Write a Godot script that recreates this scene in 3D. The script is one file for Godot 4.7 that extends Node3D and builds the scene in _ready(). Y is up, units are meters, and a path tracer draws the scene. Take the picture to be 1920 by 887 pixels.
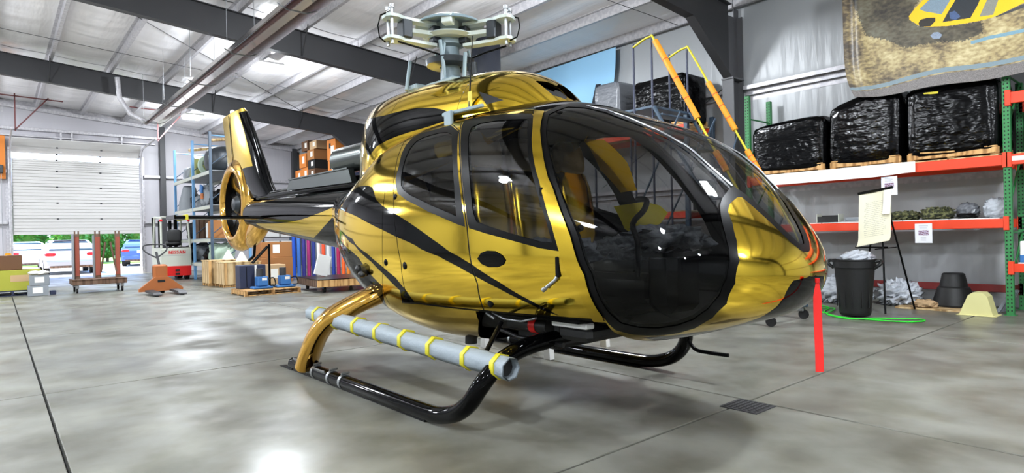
extends Node3D
# A gold-wrapped helicopter on its skids in a steel hangar. World: x runs across the hangar to the racking wall,
# -z runs along it to the roller door, y is up. The camera stands at x = 0, z = 0.

const RIDGE := -1.2
const WALL_X := 11.35
const WALL_LEFT := -13.4
const END_Z := -29.3
const FRONT_Z := 13.0

func roof_y(x: float) -> float:      # height of the purlins' undersides
	return 6.5 - 0.086 * (absf(x - RIDGE) + RIDGE - 0.5)

# ---------------------------------------------------------------- mesh building
class MB:
	var v := PackedVector3Array()
	var n := PackedVector3Array()
	var uv := PackedVector2Array()
	var xf := Transform3D.IDENTITY
	func tri(a: Vector3, b: Vector3, c: Vector3, na := Vector3.ZERO, nb := Vector3.ZERO, nc := Vector3.ZERO, ua := Vector2.ZERO, ub := Vector2.ZERO, uc := Vector2.ZERO):
		a = xf * a; b = xf * b; c = xf * c
		var f := (c - a).cross(b - a)
		if f.length_squared() < 1e-16: return
		f = f.normalized()
		if na == Vector3.ZERO: na = f; nb = f; nc = f
		else:
			na = (xf.basis * na).normalized(); nb = (xf.basis * nb).normalized(); nc = (xf.basis * nc).normalized()
			if f.dot(na + nb + nc) < 0.0:
				var t := b; b = c; c = t
				t = nb; nb = nc; nc = t
				var q := ub; ub = uc; uc = q
		v.append(a); v.append(b); v.append(c)
		n.append(na); n.append(nb); n.append(nc)
		uv.append(ua); uv.append(ub); uv.append(uc)
	func face(a: Vector3, b: Vector3, c: Vector3, d: Vector3, out: Vector3, uvr := Rect2(0, 0, 1, 1)):
		var f := (c - a).cross(b - a)
		var u0 := uvr.position; var u2 := uvr.end
		if f.dot(out) < 0.0:
			tri(a, d, c, Vector3.ZERO, Vector3.ZERO, Vector3.ZERO, u0, Vector2(u0.x, u2.y), u2)
			tri(a, c, b, Vector3.ZERO, Vector3.ZERO, Vector3.ZERO, u0, u2, Vector2(u2.x, u0.y))
		else:
			tri(a, b, c, Vector3.ZERO, Vector3.ZERO, Vector3.ZERO, u0, Vector2(u2.x, u0.y), u2)
			tri(a, c, d, Vector3.ZERO, Vector3.ZERO, Vector3.ZERO, u0, u2, Vector2(u0.x, u2.y))
	func quad(a, b, c, d, na, nb, nc, nd):
		tri(a, b, c, na, nb, nc); tri(a, c, d, na, nc, nd)
	func box(c: Vector3, s: Vector3, ch := 0.0, rot := Basis.IDENTITY):
		var old := xf
		xf = xf * Transform3D(rot, c)
		var h := s * 0.5
		ch = minf(ch, minf(h.x, minf(h.y, h.z)) * 0.9)
		for ax in 3:
			for sg in [-1.0, 1.0]:
				var e := Vector3.ZERO; e[ax] = sg
				var p := Vector3.ZERO; p[(ax + 1) % 3] = 1.0
				var q := Vector3.ZERO; q[(ax + 2) % 3] = 1.0
				var o := e * h[ax]
				var hp := p * (h[(ax + 1) % 3] - ch); var hq := q * (h[(ax + 2) % 3] - ch)
				face(o - hp - hq, o + hp - hq, o + hp + hq, o - hp + hq, e)
		if ch > 0.0:
			for ax in 3:
				var a1 := (ax + 1) % 3; var a2 := (ax + 2) % 3
				for s1 in [-1.0, 1.0]:
					for s2 in [-1.0, 1.0]:
						var p0 := Vector3.ZERO; var p1 := Vector3.ZERO
						p0[a1] = s1 * h[a1]; p0[a2] = s2 * (h[a2] - ch)
						p1[a1] = s1 * (h[a1] - ch); p1[a2] = s2 * h[a2]
						var l := Vector3.ZERO; l[ax] = h[ax] - ch
						var o := Vector3.ZERO; o[a1] = s1; o[a2] = s2
						face(p0 - l, p0 + l, p1 + l, p1 - l, o)
			for sx in [-1.0, 1.0]:
				for sy in [-1.0, 1.0]:
					for sz in [-1.0, 1.0]:
						var sv := Vector3(sx, sy, sz)
						var a := Vector3(sx * h.x, sy * (h.y - ch), sz * (h.z - ch))
						var b := Vector3(sx * (h.x - ch), sy * h.y, sz * (h.z - ch))
						var c2 := Vector3(sx * (h.x - ch), sy * (h.y - ch), sz * h.z)
						if (c2 - a).cross(b - a).dot(sv) < 0.0: tri(a, c2, b)
						else: tri(a, b, c2)
		xf = old
	func bar(a: Vector3, b: Vector3, w: float, d: float, ch := 0.0, up := Vector3.UP):   # a square bar from a to b
		var z := (b - a)
		var l := z.length(); z /= l
		if absf(z.dot(up)) > 0.98: up = Vector3.RIGHT
		var x := up.cross(z).normalized()
		box((a + b) * 0.5, Vector3(w, d, l), ch, Basis(x, z.cross(x), z))
	func tube(pts: Array, r, sides := 10, caps := true, sx := 1.0):
		var m := pts.size()
		var rings := []; var nr := []
		var up := Vector3.UP
		var t0: Vector3 = (pts[1] - pts[0]).normalized()
		if absf(t0.dot(up)) > 0.95: up = Vector3.RIGHT
		var nx := up.cross(t0).normalized()
		for i in m:
			var t: Vector3
			if i == 0: t = pts[1] - pts[0]
			elif i == m - 1: t = pts[m - 1] - pts[m - 2]
			else: t = (pts[i + 1] - pts[i]).normalized() + (pts[i] - pts[i - 1]).normalized()
			t = t.normalized()
			nx = (nx - t * nx.dot(t)).normalized()
			var ny := t.cross(nx)
			var rr: float = r if (r is float or r is int) else r[i]
			var ring := PackedVector3Array(); var nn := PackedVector3Array()
			for k in sides:
				var a := TAU * k / sides
				var d := nx * cos(a) * sx + ny * sin(a)
				ring.append(pts[i] + d * rr); nn.append((nx * cos(a) / sx + ny * sin(a)).normalized())
			rings.append(ring); nr.append(nn)
		for i in m - 1:
			for k in sides:
				var k2 := (k + 1) % sides
				quad(rings[i][k], rings[i + 1][k], rings[i + 1][k2], rings[i][k2], nr[i][k], nr[i + 1][k], nr[i + 1][k2], nr[i][k2])
		if caps:
			for e in [0, m - 1]:
				var out: Vector3 = (pts[0] - pts[1]) if e == 0 else (pts[m - 1] - pts[m - 2])
				out = out.normalized()
				for k in sides:
					tri(pts[e], rings[e][k], rings[e][(k + 1) % sides], out, out, out)
	func lathe(prof: Array, seg := 20, smooth := true):      # prof: Vector2(radius, y) from bottom to top, about y
		for i in prof.size() - 1:
			var p: Vector2 = prof[i]; var q: Vector2 = prof[i + 1]
			var d := (q - p).normalized()
			var nn := Vector2(d.y, -d.x)
			for k in seg:
				var a := TAU * k / seg; var b := TAU * (k + 1) / seg
				var ca := Vector3(cos(a), 0, sin(a)); var cb := Vector3(cos(b), 0, sin(b))
				var na := ca * nn.x + Vector3.UP * nn.y; var nb := cb * nn.x + Vector3.UP * nn.y
				if not smooth: na = ((ca + cb) * 0.5).normalized() * nn.x + Vector3.UP * nn.y; nb = na
				quad(ca * p.x + Vector3.UP * p.y, ca * q.x + Vector3.UP * q.y, cb * q.x + Vector3.UP * q.y, cb * p.x + Vector3.UP * p.y, na, na, nb, nb)
	func prism(poly: PackedVector2Array, d0: float, d1: float, plane := "zy", ch := 0.0):  # polygon in the plane, extruded along the third axis
		var at := func(p: Vector2, d: float) -> Vector3:
			if plane == "zy": return Vector3(d, p.y, p.x)
			if plane == "xy": return Vector3(p.x, p.y, d)
			return Vector3(p.x, d, p.y)
		var tris := Geometry2D.triangulate_polygon(poly)
		var ax: Vector3 = at.call(Vector2.ZERO, 1.0)
		for i in range(0, tris.size(), 3):
			var a := poly[tris[i]]; var b := poly[tris[i + 1]]; var c := poly[tris[i + 2]]
			tri(at.call(a, d1), at.call(b, d1), at.call(c, d1), ax, ax, ax)
			tri(at.call(a, d0), at.call(b, d0), at.call(c, d0), -ax, -ax, -ax)
		var sgn := -1.0 if Geometry2D.is_polygon_clockwise(poly) else 1.0
		for i in poly.size():
			var a := poly[i]; var b := poly[(i + 1) % poly.size()]
			var e := (b - a)
			var o2 := Vector2(e.y, -e.x) * sgn
			var o: Vector3 = at.call(o2, 0.0)
			face(at.call(a, d0), at.call(b, d0), at.call(b, d1), at.call(a, d1), o)
	func blob(c: Vector3, r: Vector3, amp := 0.0, seed_ := 1, freq := 2.0, nu := 20, nv := 12, power := 1.0, flat_bottom := false):  # lumpy rounded mass
		var ns := FastNoiseLite.new(); ns.seed = seed_; ns.frequency = freq; ns.fractal_octaves = 3
		var pt := func(i: int, j: int) -> Vector3:
			var th := PI * j / nv; var ph := TAU * (i % nu) / nu
			var d := Vector3(sin(th) * cos(ph), cos(th), sin(th) * sin(ph))
			var e := Vector3(signf(d.x) * pow(absf(d.x), power), signf(d.y) * pow(absf(d.y), power), signf(d.z) * pow(absf(d.z), power))
			var k := 1.0 + amp * ns.get_noise_3dv(d * 1.5 + c)
			var p := c + e * r * k
			if flat_bottom: p.y = maxf(p.y, c.y - r.y * 0.8)
			return p
		var grid := []
		for j in nv + 1:
			var row := []
			for i in nu: row.append(pt.call(i, j))
			grid.append(row)
		var nrm := []
		for j in nv + 1:
			var row := []
			for i in nu:
				var a: Vector3 = grid[j][(i + 1) % nu] - grid[j][(i + nu - 1) % nu]
				var b: Vector3 = grid[mini(j + 1, nv)][i] - grid[maxi(j - 1, 0)][i]
				var q := b.cross(a)
				if q.length_squared() < 1e-14: q = grid[j][i] - c
				if q.dot(grid[j][i] - c) < 0.0: q = -q
				row.append(q.normalized())
			nrm.append(row)
		for j in nv:
			for i in nu:
				var k := (i + 1) % nu
				quad(grid[j][i], grid[j][k], grid[j + 1][k], grid[j + 1][i], nrm[j][i], nrm[j][k], nrm[j + 1][k], nrm[j + 1][i])
	func sheet(f: Callable, nu: int, nv: int, thick := 0.0, flip := false):   # f(s, t) -> Vector3 over the unit square, smooth normals
		var g := []; var nr := []
		for j in nv + 1:
			var row := []; var rn := []
			for i in nu + 1:
				var s := float(i) / nu; var t := float(j) / nv
				row.append(f.call(s, t))
				var a: Vector3 = f.call(minf(s + 0.01, 1.0), t) - f.call(maxf(s - 0.01, 0.0), t)
				var b: Vector3 = f.call(s, minf(t + 0.01, 1.0)) - f.call(s, maxf(t - 0.01, 0.0))
				var q := a.cross(b).normalized()
				rn.append(-q if flip else q)
			g.append(row); nr.append(rn)
		for j in nv:
			for i in nu:
				var ss := Vector2(float(i) / nu, float(j) / nv); var se := Vector2(float(i + 1) / nu, float(j + 1) / nv)
				tri(g[j][i], g[j][i + 1], g[j + 1][i + 1], nr[j][i], nr[j][i + 1], nr[j + 1][i + 1], ss, Vector2(se.x, ss.y), se)
				tri(g[j][i], g[j + 1][i + 1], g[j + 1][i], nr[j][i], nr[j + 1][i + 1], nr[j + 1][i], ss, se, Vector2(ss.x, se.y))
				if thick > 0.0:
					quad(g[j][i] - nr[j][i] * thick, g[j + 1][i] - nr[j + 1][i] * thick, g[j + 1][i + 1] - nr[j + 1][i + 1] * thick, g[j][i + 1] - nr[j][i + 1] * thick, -nr[j][i], -nr[j + 1][i], -nr[j + 1][i + 1], -nr[j][i + 1])
	func mesh() -> ArrayMesh:
		var a := []
		a.resize(Mesh.ARRAY_MAX)
		a[Mesh.ARRAY_VERTEX] = v; a[Mesh.ARRAY_NORMAL] = n; a[Mesh.ARRAY_TEX_UV] = uv
		var m := ArrayMesh.new()
		m.add_surface_from_arrays(Mesh.PRIMITIVE_TRIANGLES, a)
		return m

# ---------------------------------------------------------------- scene helpers
var used := {}
func numbered(parent: Node, called: String) -> String:
	var key := str(parent.get_instance_id()) + called
	var k: int = used.get(key, 0)
	used[key] = k + 1
	return called if k == 0 else "%s_%03d" % [called, k]

func put(called: String, mb, m: Material, parent: Node = null) -> MeshInstance3D:
	var o := MeshInstance3D.new()
	if parent == null: parent = self
	o.mesh = mb if mb is Mesh else mb.mesh()
	o.material_override = m
	o.name = numbered(parent, called)
	parent.add_child(o, true)
	return o

func thing(called: String, label: String, category: String, at := Vector3.ZERO, turn := 0.0, group := "") -> Node3D:
	var o := Node3D.new()
	o.name = numbered(self, called)
	add_child(o, true)
	o.position = at; o.rotation.y = turn
	tag(o, label, category, group)
	return o

func tag(o: Node, label: String, category: String, group := "") -> Node:
	o.set_meta("label", label); o.set_meta("category", category)
	if group != "": o.set_meta("group", group)
	return o

func struct(called: String, mb, m: Material) -> MeshInstance3D:
	var o := put(called, mb, m)
	o.set_meta("kind", "structure")
	return o

func copy(src: Node3D, label: String, at: Vector3, turn := 0.0) -> Node3D:
	var o: Node3D = src.duplicate()
	var base := String(src.name)
	var cut := base.length() - 4
	if cut > 0 and base[cut] == "_" and base.substr(cut + 1).is_valid_int(): base = base.substr(0, cut)
	o.name = numbered(self, base)
	add_child(o, true)
	o.position = at; o.rotation.y = turn
	o.set_meta("label", label)
	return o

func B1(c: Vector3, s: Vector3, ch := 0.0, rot := Basis.IDENTITY) -> MB:
	var b := MB.new(); b.box(c, s, ch, rot); return b
func T1(pts: Array, r, sides := 10) -> MB:
	var b := MB.new(); b.tube(pts, r, sides); return b
func V(x, y, z) -> Vector3: return Vector3(x, y, z)
func P2(a: Array) -> PackedVector2Array:
	var p := PackedVector2Array()
	for i in range(0, a.size(), 2): p.append(Vector2(a[i], a[i + 1]))
	return p

# ---------------------------------------------------------------- materials
var M := {}
func mat(c, rough := 0.6, metal := 0.0) -> StandardMaterial3D:
	var m := StandardMaterial3D.new()
	m.albedo_color = c if c is Color else Color(c)
	m.roughness = rough; m.metallic = metal
	return m

func tile_noise(ns: FastNoiseLite, size: int, stretch: Vector2) -> Image:      # noise mirrored both ways, so that it tiles
	var w := int(size / stretch.x / 2.0); var h := int(size / stretch.y / 2.0)
	var q := ns.get_image(w, h)
	var g := Image.create(w * 2, h * 2, false, q.get_format())
	for k in 4:
		var p: Image = q.duplicate()
		if k % 2 == 1: p.flip_x()
		if k / 2 == 1: p.flip_y()
		g.blit_rect(p, Rect2i(0, 0, w, h), Vector2i(w * (k % 2), h * (k / 2)))
	if stretch != Vector2.ONE: g.resize(size, size, Image.INTERPOLATE_BILINEAR)
	return g

func noise_tex(seed_: int, freq: float, stops: Array, size := 512, octaves := 5, stretch := Vector2.ONE) -> ImageTexture:
	var ns := FastNoiseLite.new(); ns.seed = seed_; ns.frequency = freq; ns.fractal_octaves = octaves
	var g := tile_noise(ns, size, stretch)
	var ramp := Gradient.new()
	var off := PackedFloat32Array(); var col := PackedColorArray()
	for s in stops: off.append(s[0]); col.append(s[1])
	ramp.offsets = off; ramp.colors = col
	var im := Image.create(size, size, false, Image.FORMAT_RGB8)
	for y in size:
		for x in size: im.set_pixel(x, y, ramp.sample(g.get_pixel(x, y).r))
	im.generate_mipmaps()
	return ImageTexture.create_from_image(im)

func bump_tex(seed_: int, freq: float, strength: float, size := 512, stretch := Vector2.ONE, octaves := 4) -> ImageTexture:
	var ns := FastNoiseLite.new(); ns.seed = seed_; ns.frequency = freq; ns.fractal_octaves = octaves
	var g := tile_noise(ns, size, stretch)
	g.convert(Image.FORMAT_RGBA8)
	g.bump_map_to_normal_map(strength)
	return ImageTexture.create_from_image(g)

func tri_map(m: StandardMaterial3D, tile: float, world := true) -> StandardMaterial3D:
	m.uv1_triplanar = true; m.uv1_world_triplanar = world
	m.uv1_scale = Vector3.ONE / tile
	return m

func make_materials():
	M.gold = mat(Color(0.95, 0.80, 0.27), 0.08, 1.0)
	M.gold_satin = mat(Color(0.93, 0.78, 0.25), 0.16, 1.0)
	M.gold_rose = mat(Color(0.95, 0.74, 0.36), 0.10, 1.0)
	var gb := bump_tex(7, 0.012, 1.2, 256)
	for k in ["gold", "gold_rose"]:
		M[k].normal_enabled = true; M[k].normal_texture = gb; M[k].normal_scale = 0.025
		tri_map(M[k], 0.8, false)
	M.black_gloss = mat(Color(0.012, 0.012, 0.014), 0.05); M.black_gloss.metallic_specular = 0.26
	M.black_satin = mat(Color(0.022, 0.022, 0.025), 0.30); M.black_satin.metallic_specular = 0.25
	M.black_matte = mat(Color(0.035, 0.035, 0.038), 0.7)
	M.black_plastic = mat(Color(0.045, 0.045, 0.05), 0.45)
	M.rubber = mat(Color(0.04, 0.04, 0.04), 0.8)
	M.seam = mat(Color(0.05, 0.045, 0.03), 0.6)
	M.glass = mat(Color(0.007, 0.008, 0.009, 0.60), 0.02); M.glass.metallic_specular = 0.32
	M.glass.transparency = BaseMaterial3D.TRANSPARENCY_ALPHA
	M.glass_dark = mat(Color(0.008, 0.008, 0.009, 0.70), 0.02); M.glass_dark.metallic_specular = 0.4
	M.glass_dark.transparency = BaseMaterial3D.TRANSPARENCY_ALPHA
	M.clear = mat(Color(0.9, 0.95, 0.97, 0.12), 0.03)
	M.clear.transparency = BaseMaterial3D.TRANSPARENCY_ALPHA
	M.steel = mat(Color(0.62, 0.63, 0.64), 0.35, 0.9)
	M.galv = mat(Color(0.76, 0.75, 0.76), 0.40, 0.25)
	M.galv.albedo_texture = noise_tex(11, 0.02, [[0.3, Color(0.90, 0.90, 0.91)], [0.7, Color(1, 1, 1)]], 256)
	tri_map(M.galv, 0.7)
	M.dark_steel = mat(Color(0.20, 0.20, 0.21), 0.5)
	M.column = mat(Color(0.34, 0.34, 0.35), 0.5)
	M.rotor_grey = mat(Color(0.50, 0.57, 0.60), 0.42)
	M.rotor_white = mat(Color(0.78, 0.82, 0.80), 0.4)
	M.rotor_dark = mat(Color(0.16, 0.18, 0.20), 0.45, 0.3)
	M.exhaust = mat(Color(0.36, 0.38, 0.37), 0.24, 0.85)
	M.silver = mat(Color(0.85, 0.86, 0.88), 0.15, 1.0)
	# vinyl-faced insulation: white, a little shiny, wrinkled across
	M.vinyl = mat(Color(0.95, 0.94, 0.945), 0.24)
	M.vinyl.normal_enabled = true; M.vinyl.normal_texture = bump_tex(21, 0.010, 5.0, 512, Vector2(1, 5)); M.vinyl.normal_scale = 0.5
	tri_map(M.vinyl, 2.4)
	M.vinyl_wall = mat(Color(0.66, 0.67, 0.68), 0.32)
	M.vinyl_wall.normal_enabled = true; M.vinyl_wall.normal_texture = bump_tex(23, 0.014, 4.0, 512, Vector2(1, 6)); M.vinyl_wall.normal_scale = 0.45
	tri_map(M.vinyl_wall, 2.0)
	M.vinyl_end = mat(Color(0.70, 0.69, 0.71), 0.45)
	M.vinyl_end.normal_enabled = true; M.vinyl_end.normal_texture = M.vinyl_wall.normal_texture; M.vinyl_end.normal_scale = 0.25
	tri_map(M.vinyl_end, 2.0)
	M.block = mat(Color(0.66, 0.67, 0.67), 0.85)
	M.block.albedo_texture = noise_tex(31, 0.05, [[0.25, Color(0.80, 0.80, 0.79)], [0.75, Color(1, 1, 1)]], 512)
	tri_map(M.block, 1.3)
	# polished concrete
	var floor_tones := [[0.15, Color(0.405, 0.402, 0.37)], [0.38, Color(0.455, 0.453, 0.42)], [0.55, Color(0.48, 0.48, 0.45)], [0.85, Color(0.52, 0.52, 0.485)]]
	M.concrete = mat(Color(0.98, 0.98, 0.98), 0.32)
	M.concrete.albedo_texture = noise_tex(41, 0.006, floor_tones, 1024, 7)
	M.concrete.roughness_texture = noise_tex(43, 0.008, [[0.25, Color(0.55, 0.55, 0.55)], [0.8, Color(1, 1, 1)]], 512, 6)
	M.concrete.roughness_texture_channel = BaseMaterial3D.TEXTURE_CHANNEL_RED
	M.concrete.roughness = 0.55; M.concrete.metallic_specular = 0.45
	M.concrete.detail_enabled = true
	M.concrete.detail_blend_mode = BaseMaterial3D.BLEND_MODE_MUL
	M.concrete.detail_albedo = noise_tex(47, 0.016, [[0.22, Color(0.87, 0.865, 0.835)], [0.42, Color(0.945, 0.94, 0.925)], [0.60, Color(0.98, 0.98, 0.975)], [0.9, Color(1, 1, 1)]], 512, 5)
	M.concrete.detail_uv_layer = BaseMaterial3D.DETAIL_UV_1
	M.concrete.normal_enabled = true; M.concrete.normal_texture = bump_tex(49, 0.02, 1.5, 512); M.concrete.normal_scale = 0.008
	tri_map(M.concrete, 5.3)
	M.joint = mat(Color(0.16, 0.16, 0.15), 0.9)
	M.asphalt = mat(Color(0.62, 0.61, 0.58), 0.9)
	M.cardboard = mat(Color(0.60, 0.40, 0.22), 0.85)
	M.cardboard_orange = mat(Color(0.78, 0.46, 0.18), 0.8)
	M.cardboard_dark = mat(Color(0.38, 0.26, 0.17), 0.85)
	M.cardboard_pale = mat(Color(0.72, 0.60, 0.45), 0.85)
	M.paper = mat(Color(0.90, 0.89, 0.86), 0.8)
	M.paper_cream = mat(Color(0.86, 0.84, 0.74), 0.8)
	var grain := noise_tex(51, 0.02, [[0.25, Color(0.72, 0.66, 0.58)], [0.5, Color(0.92, 0.88, 0.82)], [0.8, Color(1, 1, 1)]], 256, 5, Vector2(1, 8))
	M.pine = mat(Color(0.80, 0.64, 0.42), 0.75); M.pine.albedo_texture = grain; tri_map(M.pine, 0.6)
	M.ply = mat(Color(0.82, 0.72, 0.55), 0.75); M.ply.albedo_texture = grain; tri_map(M.ply, 0.9)
	M.old_wood = mat(Color(0.42, 0.33, 0.27), 0.8); M.old_wood.albedo_texture = grain; tri_map(M.old_wood, 0.7)
	M.red_wood = mat(Color(0.56, 0.27, 0.20), 0.7)
	M.orange = mat(Color(0.86, 0.24, 0.10), 0.45)
	M.green = mat(Color(0.18, 0.48, 0.26), 0.5)
	M.dark_red = mat(Color(0.42, 0.09, 0.08), 0.5)
	M.blue = mat(Color(0.20, 0.42, 0.66), 0.45)
	M.blue_grey = mat(Color(0.22, 0.29, 0.36), 0.5)
	M.navy = mat(Color(0.13, 0.16, 0.26), 0.45)
	M.sky_blue = mat(Color(0.42, 0.62, 0.80), 0.5)
	M.yellow = mat(Color(0.80, 0.74, 0.14), 0.45)
	M.foam_yellow = mat(Color(0.90, 0.58, 0.09), 0.6)
	M.red = mat(Color(0.80, 0.07, 0.06), 0.4)
	M.ribbon = mat(Color(0.95, 0.16, 0.14), 0.7); M.ribbon.backlight_enabled = true; M.ribbon.backlight = Color(0.5, 0.08, 0.07)
	M.truck_orange = mat(Color(0.64, 0.36, 0.15), 0.5)
	M.ivory = mat(Color(0.74, 0.75, 0.70), 0.4)
	M.white = mat(Color(0.88, 0.88, 0.87), 0.45)
	M.door_white = mat(Color(0.74, 0.73, 0.72), 0.45)
	M.bin_black = mat(Color(0.035, 0.037, 0.04), 0.55)
	# stretch film over pallet loads: shiny, creased
	M.wrap = mat(Color(0.012, 0.012, 0.015), 0.15); M.wrap.metallic_specular = 0.32
	M.wrap.normal_enabled = true; M.wrap.normal_texture = bump_tex(61, 0.014, 5.0, 512, Vector2(2, 1), 3); M.wrap.normal_scale = 0.6
	tri_map(M.wrap, 1.1)
	M.wrap_grey = mat(Color(0.42, 0.43, 0.45), 0.2)
	M.wrap_grey.normal_enabled = true; M.wrap_grey.normal_texture = M.wrap.normal_texture; M.wrap_grey.normal_scale = 0.9
	tri_map(M.wrap_grey, 1.1)
	M.film = mat(Color(0.72, 0.74, 0.77), 0.18)
	M.film.normal_enabled = true; M.film.normal_texture = M.wrap.normal_texture; M.film.normal_scale = 1.0
	tri_map(M.film, 0.7)
	M.camo = mat(Color(1, 1, 1), 0.9)
	M.camo.albedo_texture = noise_tex(71, 0.03, [[0.35, Color(0.10, 0.11, 0.07)], [0.5, Color(0.24, 0.26, 0.16)], [0.65, Color(0.42, 0.42, 0.27)]], 256, 3)
	tri_map(M.camo, 0.5)
	M.foam_wrap = mat(Color(0.56, 0.60, 0.63), 0.55)
	M.foam_wrap.normal_enabled = true; M.foam_wrap.normal_texture = bump_tex(81, 0.03, 5.0, 256); M.foam_wrap.normal_scale = 0.35
	tri_map(M.foam_wrap, 0.4)
	M.tape = mat(Color(0.80, 0.76, 0.16), 0.5)
	M.blanket = mat(Color(0.36, 0.38, 0.40), 0.9)
	M.blanket.albedo_texture = noise_tex(83, 0.05, [[0.3, Color(0.7, 0.7, 0.72)], [0.7, Color(1.0, 1.0, 1.0)]], 256)
	tri_map(M.blanket, 0.4)
	M.seat = mat(Color(0.62, 0.57, 0.48), 0.4)
	M.seat.normal_enabled = true; M.seat.normal_texture = M.wrap.normal_texture; M.seat.normal_scale = 0.5
	tri_map(M.seat, 0.5)
	M.seat_plastic = mat(Color(0.40, 0.40, 0.38), 0.25)
	M.seat_plastic.normal_enabled = true; M.seat_plastic.normal_texture = M.wrap.normal_texture; M.seat_plastic.normal_scale = 0.6
	tri_map(M.seat_plastic, 0.5)
	M.film_amber = mat(Color(0.95, 0.78, 0.14), 0.3); M.film_amber.backlight_enabled = true; M.film_amber.backlight = Color(0.85, 0.68, 0.12)
	M.film_yellow = mat(Color(0.90, 0.86, 0.22), 0.35); M.film_yellow.backlight_enabled = true; M.film_yellow.backlight = Color(0.70, 0.66, 0.16)
	M.lining = mat(Color(0.03, 0.03, 0.03), 0.85); M.lining.metallic_specular = 0.2
	M.cloth_blue = mat(Color(0.60, 0.80, 0.94), 0.7)
	M.cloth_navy = mat(Color(0.06, 0.08, 0.13), 0.75)
	M.cord = mat(Color(0.18, 0.85, 0.20), 0.5)
	M.cream = mat(Color(0.84, 0.82, 0.58), 0.55)
	M.heater_red = mat(Color(0.40, 0.24, 0.24), 0.35, 0.3)
	M.aluminium = mat(Color(0.80, 0.78, 0.77), 0.22, 1.0)
	M.lamp_face = mat(Color(0.95, 0.97, 1.0), 0.4)
	M.lamp_face.emission_enabled = true; M.lamp_face.emission = Color(0.95, 0.97, 1.0); M.lamp_face.emission_energy_multiplier = 8.0
	M.leaf = mat(Color(0.30, 0.52, 0.18), 0.7)
	M.leaf.backlight_enabled = true; M.leaf.backlight = Color(0.25, 0.4, 0.1)
	M.grass = mat(Color(0.36, 0.50, 0.18), 0.9)
	M.car_silver = mat(Color(0.66, 0.66, 0.69), 0.3, 0.4)
	M.car_white = mat(Color(0.88, 0.88, 0.88), 0.3)
	M.car_blue = mat(Color(0.25, 0.35, 0.62), 0.3)
	M.car_glass = mat(Color(0.16, 0.22, 0.25), 0.12); M.car_glass.metallic_specular = 0.3
	M.tail_red = mat(Color(0.85, 0.06, 0.10), 0.25)
	M.green_part = mat(Color(0.55, 0.56, 0.30), 0.55)
	M.mint_part = mat(Color(0.66, 0.74, 0.66), 0.5)
	M.grey_part = mat(Color(0.52, 0.54, 0.56), 0.5)
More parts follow.
